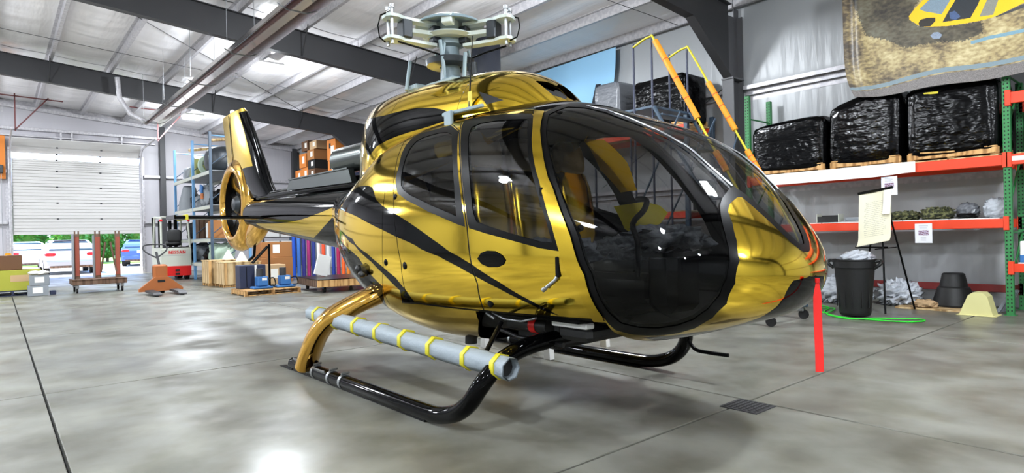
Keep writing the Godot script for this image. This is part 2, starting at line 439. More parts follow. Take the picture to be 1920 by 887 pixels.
const REGION := {
	"windscreen": [1.229, 0.902, 1.24, 0.8389, 1.212, 0.7963, 1.189, 0.7628, 1.163, 0.7324, 1.124, 0.6864, 1.09, 0.6486, 1.065, 0.6285, 0.9822, 0.5404, 0.9324, 0.4582, 0.9256, 0.312, 0.932, 0.2716, 0.936, 0.2286, 0.9044, 0.1822, 0.8452, 0.1485, 0.7738, 0.1393, 0.6865, 0.1577, 0.5624, 0.2223, 0.4513, 0.3185, 0.386, 0.4499, 0.3728, 0.5849, 0.4082, 0.6819, 0.4542, 0.747, 0.4915, 0.7794, 0.5061, 0.8107, 0.5118, 0.8631, 0.5052, 0.8785, 0.4837, 0.881, 0.406, 0.8877, 0.3177, 0.8921, 0.2485, 0.8964, 0.1903, 0.9281, 0.1756, 0.9506, 0.17, 0.975, 0.168, 1.001, 1.229, 1.001],
	"side_glass": [1.204, 0.8895, 1.217, 0.8327, 1.196, 0.8009, 1.168, 0.7611, 1.136, 0.7242, 1.103, 0.6894, 1.066, 0.6507, 1.041, 0.6256, 0.9574, 0.5425, 0.9073, 0.461, 0.8977, 0.3259, 0.8871, 0.2647, 0.8429, 0.2293, 0.7867, 0.2095, 0.7144, 0.2076, 0.631, 0.2321, 0.5323, 0.2951, 0.4548, 0.3794, 0.4135, 0.4793, 0.4054, 0.5699, 0.4213, 0.6315, 0.4544, 0.6888, 0.4982, 0.7447, 0.5206, 0.7744, 0.5351, 0.8048, 0.5459, 0.8504, 0.5517, 0.867, 0.6603, 0.8673, 0.7212, 0.8734, 0.7518, 0.8735, 0.8632, 0.877, 1.005, 0.9016, 1.092, 0.9144, 1.161, 0.9087],
	"roof": [1.229, 0.902, 1.241, 0.8399, 1.273, 0.8481, 1.329, 0.8498, 1.365, 0.8455, 1.42, 0.8384, 1.469, 0.8365, 1.514, 0.8236, 1.536, 0.8129, 1.581, 0.8175, 1.679, 0.8113, 1.757, 0.8122, 1.817, 0.8246, 1.95, 0.8, 1.95, 1.001, 1.224, 1.001],
	"lower_nose": [0.025, -0.001, 0.03, 0.3, 0.09, 0.385, 0.1372, 0.4035, 0.1812, 0.3217, 0.2341, 0.2307, 0.3004, 0.1753, 0.4053, 0.1257, 0.5385, 0.08863, 0.6522, 0.06822, 0.7401, 0.108, 0.9, 0.15, 0.93, -0.001],
	"pillar": [1.276, 0.8384, 1.24, 0.8389, 1.212, 0.7963, 1.189, 0.7628, 1.163, 0.7324, 1.124, 0.6864, 1.09, 0.6486, 1.065, 0.6285, 0.9822, 0.5404, 0.9324, 0.4582, 0.9256, 0.312, 0.9358, 0.2833, 0.9729, 0.2876, 0.965, 0.3338, 0.9644, 0.4039, 0.9981, 0.4638, 1.019, 0.5057, 1.05, 0.5548, 1.116, 0.6378, 1.136, 0.6576, 1.165, 0.6917, 1.195, 0.7307, 1.221, 0.7693, 1.254, 0.8107],
	"front_window": [1.522, 0.8114, 1.467, 0.8214, 1.385, 0.8229, 1.306, 0.8264, 1.278, 0.8266, 1.261, 0.8162, 1.222, 0.7691, 1.195, 0.7306, 1.167, 0.6915, 1.137, 0.6575, 1.117, 0.6376, 1.052, 0.5546, 1.021, 0.506, 1.09, 0.5076, 1.185, 0.5161, 1.285, 0.5256, 1.349, 0.5332, 1.357, 0.5451, 1.384, 0.6005, 1.426, 0.6702, 1.47, 0.7324, 1.506, 0.7816],
	"front_pane": [1.46, 0.7744, 1.438, 0.7873, 1.383, 0.7944, 1.324, 0.7974, 1.271, 0.8007, 1.259, 0.7917, 1.215, 0.733, 1.181, 0.6864, 1.131, 0.63, 1.071, 0.5582, 1.047, 0.5198, 1.094, 0.5189, 1.184, 0.5266, 1.283, 0.5382, 1.322, 0.5448, 1.337, 0.5599, 1.368, 0.623, 1.407, 0.6858, 1.445, 0.7394],
	"rear_window": [1.499, 0.7602, 1.564, 0.7956, 1.609, 0.7895, 1.689, 0.7828, 1.707, 0.7706, 1.713, 0.7441, 1.708, 0.7134, 1.693, 0.6727, 1.688, 0.6381, 1.678, 0.6192, 1.662, 0.6027, 1.616, 0.5853, 1.517, 0.5605, 1.394, 0.5388, 1.365, 0.5352, 1.377, 0.5641, 1.404, 0.6114, 1.424, 0.6442, 1.459, 0.6995],
	"rear_pane": [1.521, 0.7529, 1.551, 0.7644, 1.59, 0.7682, 1.65, 0.7617, 1.673, 0.7495, 1.681, 0.7246, 1.677, 0.6939, 1.666, 0.6445, 1.654, 0.6202, 1.636, 0.6081, 1.6, 0.5946, 1.515, 0.574, 1.401, 0.5529, 1.425, 0.6113, 1.461, 0.6732],
	"front_door": [1.522, 0.7976, 1.508, 0.8171, 1.462, 0.8292, 1.414, 0.8315, 1.358, 0.8388, 1.322, 0.8432, 1.284, 0.8408, 1.252, 0.8109, 1.22, 0.7695, 1.193, 0.7309, 1.164, 0.6919, 1.134, 0.6579, 1.114, 0.638, 1.048, 0.555, 1.017, 0.5058, 0.9962, 0.464, 0.9624, 0.404, 0.9631, 0.3338, 0.9671, 0.2954, 1.078, 0.3054, 1.196, 0.3161, 1.347, 0.3265, 1.33, 0.4207, 1.342, 0.4746, 1.356, 0.5358, 1.386, 0.6005, 1.428, 0.6702, 1.473, 0.7326],
	"rear_door": [1.501, 0.7643, 1.571, 0.8051, 1.668, 0.7997, 1.724, 0.7913, 1.734, 0.7546, 1.718, 0.702, 1.688, 0.6197, 1.658, 0.5377, 1.634, 0.4687, 1.643, 0.3827, 1.642, 0.3407, 1.614, 0.3392, 1.446, 0.3307, 1.349, 0.3264, 1.332, 0.4207, 1.344, 0.4746, 1.358, 0.5358, 1.388, 0.6004, 1.43, 0.6702, 1.475, 0.7327],
	"stripe": [2.294, 0.7867, 1.973, 0.6632, 1.792, 0.6233, 1.78, 0.6104, 1.763, 0.5924, 1.726, 0.5771, 1.659, 0.5586, 1.56, 0.5307, 1.491, 0.5119, 1.391, 0.4889, 1.34, 0.4715, 1.246, 0.4272, 1.165, 0.3773, 1.115, 0.3429, 1.08, 0.3101, 1.117, 0.327, 1.171, 0.3632, 1.252, 0.4066, 1.33, 0.44, 1.394, 0.4643, 1.47, 0.4866, 1.569, 0.5033, 1.655, 0.516, 1.716, 0.5274, 1.818, 0.5443, 1.906, 0.5603, 2.006, 0.5825, 2.093, 0.6484],
	"thin_stripe": [2.052, 0.5071, 2.022, 0.5084, 1.88, 0.5043, 1.795, 0.4832, 1.728, 0.4549, 1.67, 0.4235, 1.638, 0.3831, 1.623, 0.3405, 1.686, 0.3326, 1.677, 0.3556, 1.668, 0.3803, 1.721, 0.4262, 1.776, 0.4611, 1.868, 0.4971, 1.978, 0.5062, 2.053, 0.5037],
	"dark_quarter": [2.017, 0.4914, 1.981, 0.4889, 1.883, 0.4773, 1.846, 0.4665, 1.803, 0.4257, 1.749, 0.3852, 1.8, 0.28, 1.86, 0.15, 1.86, -0.001, 2.304, -0.001, 2.304, 0.4814, 2.1, 0.4914],
	"sill": [1.684, 0.3364, 1.613, 0.3414, 1.444, 0.333, 1.346, 0.3287, 1.194, 0.3184, 1.076, 0.3078, 0.9695, 0.2928, 0.9746, 0.285, 1.081, 0.3006, 1.198, 0.3114, 1.35, 0.322, 1.449, 0.3262, 1.617, 0.3346, 1.689, 0.3288],
	"bay": [1.384, 0.3219, 1.404, 0.2737, 1.54, 0.121, 1.57, -0.001, 0.93, -0.001, 0.95, 0.15, 0.9517, 0.2187, 0.9376, 0.2748, 0.9757, 0.285, 1.08, 0.3006, 1.2, 0.3113, 1.35, 0.322],
	"handle": [1.316, 0.4853, 1.301, 0.4968, 1.278, 0.5, 1.25, 0.4998, 1.225, 0.4944, 1.212, 0.484, 1.221, 0.4741, 1.242, 0.4673, 1.274, 0.4666, 1.301, 0.4737],
	"cowl_black": [1.524, 0.7248, 1.328, 0.6955, 1.237, 0.6922, 1.154, 0.6881, 1.059, 0.6685, 0.987, 0.6441, 0.9335, 0.6209, 0.9175, 0.5984, 1.066, 0.5949, 1.155, 0.5951, 1.224, 0.5918, 1.272, 0.5868, 1.326, 0.5787, 1.358, 0.5636, 1.381, 0.555],
	"cowl_sliver": [1.302, 0.5466, 1.343, 0.5391, 1.369, 0.5256, 1.387, 0.5093, 1.361, 0.5066, 1.336, 0.5186, 1.316, 0.5322],
	"hatch": [0.5289, 0.8801, 0.3523, 0.8559, 0.2915, 0.9418, 0.3244, 0.9979, 0.4651, 1, 0.5052, 0.9633],
	"cowl_vent": [0.7986, 0.7037, 0.6061, 0.6457, 0.7171, 0.6289],
	"boom_gold": [0.8109, 0.5908, 0.867, 0.4771, 1.034, 0.3832, 1.203, 0.2677, 1.26, 0.2232, 1.451, 0.2199, 1.719, 0.2015, 1.868, 0.2114, 1.929, 0.261, 1.94, 0.309, 1.657, 0.3587, 1.364, 0.4307, 1.054, 0.52],
	"center_glass": [1.168, 0.9235, 1.102, 0.9318, 1.014, 0.9194, 0.8692, 0.892, 0.7561, 0.8871, 0.7246, 0.8861, 0.6639, 0.8808, 0.5542, 0.882, 0.5531, 0.8916, 0.5057, 0.905, 0.4317, 0.9187, 0.3478, 0.9289, 0.2796, 0.9454, 0.2476, 0.9606, 0.2288, 0.9747, 0.225, 1.001, 1.175, 1.001],
	"aft_black": [2.02, 0.556, 2.304, 0.55, 2.304, 1.001, 1.95, 1.001, 1.95, 0.66, 1.98, 0.63, 2.02, 0.62],
	"film_upper": [1.462, 0.7922, 1.382, 0.7882, 1.357, 0.7471, 1.336, 0.7071, 1.334, 0.6356, 1.33, 0.6242, 1.398, 0.6173, 1.455, 0.6826],
	"film_lower": [1.436, 0.5797, 1.313, 0.594, 1.249, 0.5867, 1.22, 0.5694, 1.274, 0.5276, 1.336, 0.5068, 1.4, 0.5266],
}
const CABIN := [[3.262, 0, 0.98, 0.98, 0.98, 2, 2], [3.248, 0.169, 1.056, 0.897, 0.98, 2, 2], [3.202, 0.348, 1.152, 0.818, 0.984, 2.01, 2.02], [3.092, 0.578, 1.316, 0.739, 0.997, 2.02, 2.05], [2.902, 0.755, 1.548, 0.674, 1.02, 2.05, 2.1], [2.6, 0.828, 1.815, 0.583, 1.055, 2.1, 2.2], [2.2, 0.866, 1.99, 0.5, 1.1, 2.15, 2.3], [1.8, 0.905, 2.14, 0.455, 1.12, 2.2, 2.4], [1.3, 0.925, 2.24, 0.405, 1.13, 2.25, 2.4], [0.8, 0.935, 2.28, 0.37, 1.14, 2.3, 2.4], [0.25, 0.93, 2.295, 0.37, 1.15, 2.3, 2.4], [-0.15, 0.91, 2.2, 0.46, 1.17, 2.5, 2.45], [-0.5, 0.865, 1.92, 0.6, 1.22, 3, 2.5], [-0.85, 0.77, 1.75, 0.77, 1.29, 3.6, 2.5], [-1.2, 0.635, 1.73, 0.93, 1.36, 3.4, 2.4], [-1.6, 0.44, 1.76, 1.05, 1.44, 2.8, 2.2], [-2, 0.29, 1.8, 1.17, 1.5, 2.2, 2]]
const COWL := [[1.6, 0, 2.14, 2.14, 2.14, 2, 2], [1.5, 0.26, 2.24, 2.02, 2.1, 2.1, 2], [1.3, 0.42, 2.42, 1.9, 2.02, 2.2, 2], [1.05, 0.5, 2.535, 1.8, 1.95, 2.3, 2], [0.7, 0.56, 2.595, 1.7, 1.88, 2.4, 2], [0.3, 0.63, 2.62, 1.6, 1.8, 2.5, 2], [-0.05, 0.71, 2.63, 1.5, 1.75, 2.5, 2], [-0.3, 0.72, 2.635, 1.5, 1.72, 2.5, 2], [-0.6, 0.64, 2.64, 1.5, 1.7, 2.6, 2], [-0.87, 0.51, 2.64, 1.5, 1.7, 2.8, 2]]
const BOOM := [[-1.2, 0.36, 1.8, 0.97, 1.44, 2.2, 2], [-1.8, 0.315, 1.84, 1.06, 1.49, 2.1, 2], [-2.6, 0.28, 1.86, 1.13, 1.53, 2, 2], [-3.6, 0.235, 1.87, 1.24, 1.58, 2, 2], [-4.6, 0.2, 1.88, 1.34, 1.62, 2, 2], [-5.6, 0.16, 1.89, 1.43, 1.66, 2, 2]]

# ---------------------------------------------------------------- camera, sky, sun, lamps
func setup_view():
	var cam := Camera3D.new()
	cam.name = "camera"
	cam.transform = Transform3D(Basis(Vector3(0.7632465, -0.0227352, 0.6457073), Vector3(0.0188961, 0.9997387, 0.0128648), Vector3(-0.645831, 0.0023823, 0.7634767)).orthonormalized(), Vector3(0, 1.22, 0))
	cam.fov = rad_to_deg(2.0 * atan(443.5 / 1144.6))
	cam.near = 0.05; cam.far = 400.0
	add_child(cam)
	cam.current = true
	var env := Environment.new()
	env.tonemap_mode = Environment.TONE_MAPPER_LINEAR
	env.tonemap_exposure = 1.12
	env.background_mode = Environment.BG_SKY
	var sky := Sky.new()
	var sm := ProceduralSkyMaterial.new()
	sm.sky_top_color = Color(0.45, 0.62, 0.90); sm.sky_horizon_color = Color(0.85, 0.90, 0.96)
	sm.ground_bottom_color = Color(0.45, 0.45, 0.42); sm.ground_horizon_color = Color(0.75, 0.78, 0.80)
	sm.energy_multiplier = 7.0
	sky.sky_material = sm
	env.sky = sky
	env.ambient_light_source = Environment.AMBIENT_SOURCE_DISABLED
	env.sdfgi_enabled = true; env.ssao_enabled = true; env.ssil_enabled = true
	var we := WorldEnvironment.new()
	we.name = "world_environment"; we.environment = env
	add_child(we)
	var sun := DirectionalLight3D.new()
	sun.name = "sun"
	sun.light_color = Color(1.0, 0.96, 0.90); sun.light_energy = 8.0
	sun.light_angular_distance = 0.6; sun.shadow_enabled = true
	sun.look_at_from_position(Vector3.ZERO, Vector3(0.45, -1.0, 0.25))
	add_child(sun)
	for x in [5.6, -2.6, -8.6]:
		for z in [-24.6, -16.5, -8.3, -0.2, 7.9]:
			lamps.append(Vector3(x, roof_y(x) - 0.22, z))

var lamps: Array = []

func area_light(parent: Node3D, at: Vector3, size: Vector2, energy: float, color: Color):
	var l := AreaLight3D.new()
	l.name = "light"
	l.area_size = size; l.light_energy = energy; l.light_color = color
	l.area_normalize_energy = true
	l.shadow_enabled = true
	l.area_range = 60.0
	parent.add_child(l)
	l.position = at
	l.rotation = Vector3(-PI / 2, 0, 0)

func build_lamps():
	for i in lamps.size():
		var p: Vector3 = lamps[i]
		var row := "over the helicopter" if p.x > 0 else ("near the ridge" if p.x > -5 else "near the far eave")
		var t := thing("ceiling_lamp", "white square panel lamp under the roof %s, %s" % [row, ["bay nearest the roller door", "bay over the tail fin", "bay over the rotor", "bay past the nose", "farthest bay from the door"][i % 5]], "lamp", p, 0.0, "panel lamps under the roof")
		var b := MB.new()
		b.box(V(0, 0.03, 0), V(0.66, 0.06, 0.66), 0.012)
		put("housing", b, M.white, t)
		put("diffuser", B1(V(0, -0.045, 0), V(0.60, 0.09, 0.60), 0.04), M.lamp_face, t)
		var w := MB.new()
		for s in [-1, 1]:
			w.tube([V(s * 0.28, 0.05, 0), V(s * 0.04, 0.40, 0)], 0.004, 5)
		put("hanger", w, M.steel, t)
		area_light(t, V(0, -0.10, 0), Vector2(0.6, 0.6), 23.0, Color(0.95, 0.975, 1.0))
		var o := OmniLight3D.new()      # extra fill light added below the panel to brighten the ceiling
		o.name = "side_glow"
		o.light_energy = 12.0; o.light_color = Color(0.95, 0.975, 1.0); o.light_size = 0.24
		o.omni_range = 60.0; o.omni_attenuation = 2.0; o.shadow_enabled = true
		t.add_child(o)
		o.position = V(0, -0.36, 0)

# ---------------------------------------------------------------- the hangar
const FRAMES := [-21.6, -13.95, -6.3, 1.35, 9.0]

func build_floor():
	var base := struct("floor", B1(V((WALL_X + WALL_LEFT) / 2, -0.16, (END_Z + FRONT_Z) / 2), V(WALL_X - WALL_LEFT + 0.4, 0.26, FRONT_Z - END_Z + 0.4)), M.joint)
	var xs := [WALL_LEFT, -11.1, -7.3, -3.5, 0.28, 4.09, 7.9, WALL_X]
	var zs := [END_Z - 0.2, -26.6, -22.55, -18.5, -14.45, -10.36, -6.33, -2.25, 1.8, 5.9, 9.9, FRONT_Z]
	for i in xs.size() - 1:
		for j in zs.size() - 1:
			var w: float = xs[i + 1] - xs[i] - 0.018
			var l: float = zs[j + 1] - zs[j] - 0.018
			put("slab", B1(V((xs[i] + xs[i + 1]) / 2, -0.015, (zs[j] + zs[j + 1]) / 2), V(w, 0.03, l), 0.004), M.concrete, base)

func build_shell():
	# roof deck
	var deck := MB.new()
	for s in [1.0, -1.0]:
		var xe: float = WALL_X + 0.4 if s > 0 else WALL_LEFT - 0.4
		var poly := PackedVector2Array([Vector2(RIDGE, roof_y(RIDGE) + 0.33), Vector2(xe, roof_y(xe) + 0.33), Vector2(xe, roof_y(xe) + 0.45), Vector2(RIDGE, roof_y(RIDGE) + 0.45)])
		deck.prism(poly, END_Z - 0.5, FRONT_Z + 0.5, "xy")
	var ceiling := struct("ceiling", deck, M.galv)
	var xs := [WALL_LEFT]
	var q := RIDGE - 1.1
	var left := []
	while q > WALL_LEFT + 0.5:
		left.append(q); q -= 1.42
	left.reverse()
	xs.append_array(left)
	q = -0.17
	while q < 10.5:
		xs.append(q); q += 1.424
	xs.append(11.14)
	var zs := [END_Z]
	zs.append_array(FRAMES); zs.append(FRONT_Z)
	var pur := {}
	var ripple := FastNoiseLite.new(); ripple.seed = 12; ripple.frequency = 0.9; ripple.fractal_octaves = 2
	for j in zs.size() - 1:
		var l: float = zs[j + 1] - zs[j]
		var key := snappedf(l, 0.01)
		if not pur.has(key):
			var b := MB.new()
			b.box(V(0, 0.1, 0), V(0.010, 0.2, l - 0.02))
			b.box(V(0.036, 0.006, 0), V(0.072, 0.010, l - 0.02))
			b.box(V(-0.036, 0.195, 0), V(0.072, 0.010, l - 0.02))
			b.box(V(0.070, 0.018, 0), V(0.006, 0.03, l - 0.02))
			pur[key] = b.mesh()
		for x in xs:
			if x < WALL_LEFT + 0.1: continue
			var o := put("purlin", pur[key], M.galv, ceiling)
			o.position = V(x, roof_y(x), (zs[j] + zs[j + 1]) / 2)
			if x > 11: o.scale.y = 1.4
		# insulation blanket sagging between the purlins
		for i in xs.size():
			var x0: float = xs[i]
			var x1: float = xs[i + 1] if i + 1 < xs.size() else WALL_X
			var b := MB.new()
			var z0: float = zs[j] + 0.02; var z1: float = zs[j + 1] - 0.02
			b.sheet(func(s: float, t: float) -> Vector3:
				var x := lerpf(x0, x1, s)
				var sag := 0.075 * sin(PI * s) * (0.35 + 0.65 * sqrt(maxf(sin(PI * t), 0.0)))
				var z := lerpf(z0, z1, t)
				var rip := sin(PI * s) * (0.020 * ripple.get_noise_2d(x * 0.35 + i * 9.0, z) + 0.007 * ripple.get_noise_2d(x * 0.5, z * 3.1 + 50.0))
				return V(x, roof_y(x) + 0.205 - sag + rip, z), 8, 48, 0.0, false)
			put("insulation_panel", b, M.vinyl, ceiling)
	# steel frames
	for z in FRAMES:
		var b := MB.new()
		for s in [1.0, -1.0]:
			var xe: float = 10.95 if s > 0 else WALL_LEFT + 0.4
			var xk: float = xe - s * 1.3
			var x0 := RIDGE
			var top := func(x): return roof_y(x) - 0.01
			var pts := PackedVector2Array([Vector2(x0, top.call(x0)), Vector2(xe, top.call(xe)), Vector2(xe, 4.15), Vector2(xk, top.call(xk) - 0.60), Vector2(x0, top.call(x0) - 0.60)])
			b.prism(pts, z - 0.008, z + 0.008, "xy")
			for e in [[x0, top.call(x0), xe, top.call(xe)], [x0, top.call(x0) - 0.60, xk, top.call(xk) - 0.60], [xk, top.call(xk) - 0.60, xe, 4.15]]:
				b.bar(V(e[0], e[1], z), V(e[2], e[3], z), 0.18, 0.016)
		var r := put("rafter", b, M.dark_steel, ceiling)
		var fl := MB.new()
		for x in [1.25, 5.52, 8.37, -4.0, -8.0]:
			fl.tube([V(x, roof_y(x) + 0.05, z + 0.42), V(x, roof_y(x) - 0.58, z + 0.03)], 0.017, 6)
			fl.tube([V(x, roof_y(x) + 0.05, z - 0.42), V(x, roof_y(x) - 0.58, z - 0.03)], 0.017, 6)
		put("flange_brace", fl, M.dark_steel, r)
		for s in [1.0, -1.0]:
			var c := MB.new()
			var xo: float = 11.27 if s > 0 else WALL_LEFT + 0.1
			c.bar(V(xo, 0, z), V(xo, roof_y(xo), z), 0.22, 0.016, 0.0, V(0, 0, 1))
			var xi: float = xo - s * 0.36
			for k in 2:
				var xx: float = xo if k == 0 else xi
				c.box(V(xx, 2.08 if k == 1 else 2.7, z), V(0.016, 4.16 if k == 1 else 5.4, 0.24))
			c.box(V((xo + xi) / 2, 2.7, z), V(absf(xo - xi), 5.4, 0.012))
			c.box(V((xo + xi) / 2, 4.16, z), V(absf(xo - xi) + 0.06, 0.03, 0.25))
			put("column", c, M.column, ceiling)
	# rods and cables under the roof
	var rods := MB.new()
	rods.tube([V(0.2, 6.62, -13.9), V(8.4, 5.85, -21.5)], 0.010, 5)
	rods.tube([V(0.0, 6.3, -18.4), V(9.6, 5.4, -17.6)], 0.007, 5)
	rods.tube([V(3.0, 6.2, -8.5), V(10.9, 5.5, -7.4)], 0.006, 5)
	put("bracing_rod", rods, M.dark_steel, ceiling)

func build_walls():
	# racking wall
	var h := 5.62
	var wr := struct("wall_right", B1(V(WALL_X + 0.17, h / 2, (END_Z + FRONT_Z) / 2), V(0.20, h + 0.3, FRONT_Z - END_Z + 0.6)), M.galv)
	var zs := [END_Z]; zs.append_array(FRAMES); zs.append(FRONT_Z)
	var ys := [0.0, 2.1, 3.93, 5.75]
	for j in zs.size() - 1:
		for k in 3:
			var z0: float = zs[j]; var z1: float = zs[j + 1]
			var n := 5
			for i in n:
				var a: float = lerpf(z0, z1, float(i) / n); var c: float = lerpf(z0, z1, float(i + 1) / n)
				var b := MB.new()
				var y0: float = ys[k]; var y1: float = ys[k + 1]
				b.sheet(func(s: float, t: float) -> Vector3:
					var x := WALL_X - 0.012 - 0.02 * pow(sin(PI * t), 0.5) - 0.012 * sin(PI * s)
					return V(x, lerpf(y0, y1, t), lerpf(a, c, s)), 6, 8, 0.0, false)
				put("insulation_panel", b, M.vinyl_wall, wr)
	for y in [2.1, 3.93]:
		for j in zs.size() - 1:
			var g := MB.new()
			var zl: float = zs[j + 1] - zs[j] - 0.30
			var zm: float = (zs[j + 1] + zs[j]) / 2
			g.box(V(WALL_X - 0.09, y + 0.09, zm), V(0.13, 0.006, zl))
			g.box(V(WALL_X - 0.155, y + 0.055, zm), V(0.008, 0.075, zl))
			g.box(V(WALL_X - 0.03, y - 0.05, zm), V(0.008, 0.28, zl))
			g.box(V(WALL_X - 0.07, y - 0.09, zm), V(0.10, 0.006, zl))
			put("girt", g, M.galv, wr)
	var rod := MB.new()
	rod.tube([V(WALL_X - 0.17, 2.3, -9.8), V(WALL_X - 0.17, 4.12, -6.45)], 0.009, 5)
	put("bracing_rod", rod, M.dark_steel, wr)
	# roller-door wall
	var we := MB.new()
	var dx0 := 0.49; var dx1 := 4.62; var dh := 4.78
	var top := func(x): return roof_y(x) + 0.35
	we.prism(PackedVector2Array([Vector2(WALL_LEFT - 0.3, 0), Vector2(dx0, 0), Vector2(dx0, dh), Vector2(dx1, dh), Vector2(dx1, 0), Vector2(WALL_X + 0.3, 0), Vector2(WALL_X + 0.3, top.call(WALL_X)), Vector2(RIDGE, top.call(RIDGE)), Vector2(WALL_LEFT - 0.3, top.call(WALL_LEFT))]), END_Z - 0.30, END_Z - 0.06, "xy")
	var wb := struct("wall_back", we, M.galv)
	# its insulated facing, sheet by sheet
	var cuts := [[-13.4, -9.6], [-9.6, -5.8], [-5.8, -2.4], [-2.4, 0.30], [4.80, 5.34], [5.54, 8.3], [8.3, WALL_X - 0.1]]
	for c in cuts:
		for k in 3:
			var y0: float = [0.0, 2.1, 4.0][k]; var y1: float = [2.1, 4.0, 6.2][k]
			var b := MB.new()
			b.sheet(func(s: float, t: float) -> Vector3:
				var x := lerpf(c[0], c[1], s)
				var yt: float = minf(y1, roof_y(x) + 0.1)
				return V(x, lerpf(y0, yt, t), END_Z - 0.05 + 0.02 * sin(PI * s)), 6, 8, 0.0, false)
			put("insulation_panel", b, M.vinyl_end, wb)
	var ab := MB.new()
	ab.sheet(func(s: float, t: float) -> Vector3: return V(lerpf(0.30, 4.80, s), lerpf(4.80, 6.6, t) if s < 0.0 else lerpf(4.80, roof_y(lerpf(0.30, 4.80, s)) + 0.1, t), END_Z - 0.05), 6, 4)
	put("insulation_panel", ab, M.vinyl_end, wb)
	for e in [[WALL_LEFT, 0.36], [4.76, WALL_X - 0.05]]:
		for y in [2.1, 4.0]:
			put("girt", B1(V((e[0] + e[1]) / 2, y, END_Z + 0.06), V(e[1] - e[0], 0.12, 0.16), 0.01), M.galv, wb)
	put("girt", B1(V(2.4, 5.62, END_Z + 0.06), V(5.6, 0.11, 0.14), 0.01), M.galv, wb)
	put("girt", B1(V(2.4, 5.36, END_Z + 0.06), V(5.6, 0.06, 0.14), 0.01), M.galv, wb)
	var st := MB.new()
	for x in [2.0, 2.35, 4.0]: st.box(V(x, 5.2, END_Z + 0.06), V(0.06, 0.8, 0.12))
	put("header_stud", st, M.galv, wb)
	var ra := MB.new()
	ra.bar(V(RIDGE, roof_y(RIDGE) - 0.06, END_Z + 0.08), V(WALL_X, roof_y(WALL_X) - 0.06, END_Z + 0.08), 0.16, 0.12)
	ra.bar(V(RIDGE, roof_y(RIDGE) - 0.06, END_Z + 0.08), V(WALL_LEFT, roof_y(WALL_LEFT) - 0.06, END_Z + 0.08), 0.16, 0.12)
	put("end_rafter", ra, M.galv, wb)
	put("end_post", B1(V(5.44, 3.05, END_Z + 0.10), V(0.20, 6.1, 0.26), 0.008), M.dark_steel, wb)
	put("corner_post", B1(V(11.05, 2.8, END_Z + 0.12), V(0.22, 5.6, 0.24), 0.008), M.dark_steel, wb)
	# the other two walls, behind the camera
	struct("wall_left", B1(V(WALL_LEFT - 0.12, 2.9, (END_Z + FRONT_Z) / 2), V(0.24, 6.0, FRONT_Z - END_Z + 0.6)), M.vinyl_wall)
	var wf := MB.new()
	wf.prism(PackedVector2Array([Vector2(WALL_LEFT - 0.3, 0), Vector2(WALL_X + 0.3, 0), Vector2(WALL_X + 0.3, top.call(WALL_X)), Vector2(RIDGE, top.call(RIDGE)), Vector2(WALL_LEFT - 0.3, top.call(WALL_LEFT))]), FRONT_Z, FRONT_Z + 0.24, "xy")
	struct("wall_front", wf, M.vinyl_wall)
	# the sectional door
	var z := END_Z + 0.02
	var dr := MB.new()
	for x in [dx0 - 0.05, dx1 + 0.05]: dr.box(V(x, 2.4, z + 0.03), V(0.09, 4.8, 0.14), 0.006)
	dr.box(V((dx0 + dx1) / 2, 4.86, z + 0.02), V(dx1 - dx0 + 0.2, 0.10, 0.12), 0.006)
	var door := struct("door_1", dr, M.galv)
	var yb := [1.64, 2.25, 2.86, 3.47, 4.08]
	for i in yb.size():
		var b := MB.new()
		var hh: float = 0.60 if i < 4 else 0.42
		var y0: float = yb[i]
		var nr := 5
		for k in nr:      # ribbed steel face
			b.box(V((dx0 + dx1) / 2, y0 + hh * (k + 0.5) / nr, z + (0.024 if k % 2 == 0 else 0.020)), V(dx1 - dx0 - 0.04, hh / nr - 0.004, 0.045), 0.008)
		b.box(V((dx0 + dx1) / 2, y0 + 0.305 if i < 4 else y0 + 0.21, z - 0.005), V(dx1 - dx0 - 0.03, 0.612 if i < 4 else 0.42, 0.02))
		var pn := put("door_panel", b, M.door_white, door)
		var hg := MB.new()
		for x in [1.85, 3.25]: hg.box(V(x, y0 + hh, z + 0.055), V(0.07, 0.05, 0.03), 0.006)
		put("hinge", hg, M.dark_steel, pn)
	for k in 2:
		var a := V((dx0 + dx1) / 2, 4.86 + 0.22 * k, z + 0.12 + 0.33 * k)
		var b := MB.new()
		b.bar(V(dx0 + 0.02, 0, 0) + V(0, a.y, a.z), V(dx1 - 0.02, 0, 0) + V(0, a.y, a.z), 0.04, 0.40, 0.006, V(0, 0.62, 0.78))
		var pn := put("door_panel", b, M.door_white, door)
		var hg := MB.new()
		for x in [1.85, 3.25]: hg.box(V(x, a.y - 0.16, a.z + 0.0), V(0.07, 0.05, 0.05), 0.006)
		put("hinge", hg, M.dark_steel, pn)
	for x in [dx0 - 0.02, dx1 + 0.02]:
		var t := MB.new()
		t.tube([V(x, 0.1, z + 0.09), V(x, 4.5, z + 0.09), V(x, 4.85, z + 0.25), V(x, 5.06, z + 0.6), V(x, 5.12, z + 3.4)], 0.035, 6)
		put("track", t, M.galv, door)
		var k := MB.new()
		k.bar(V(x + 0.1, 5.05, z + 3.2), V(x + 0.1, 6.3, z + 3.2), 0.04, 0.04)
		k.bar(V(x + 0.1, 5.1, z + 3.2), V(x + 1.0, 6.25, z + 3.2), 0.04, 0.04)
		k.bar(V(x - 0.8, 6.24, z + 3.2), V(x + 1.4, 6.18, z + 3.2), 0.04, 0.04)
		put("track_hanger", k, M.heater_red, door)

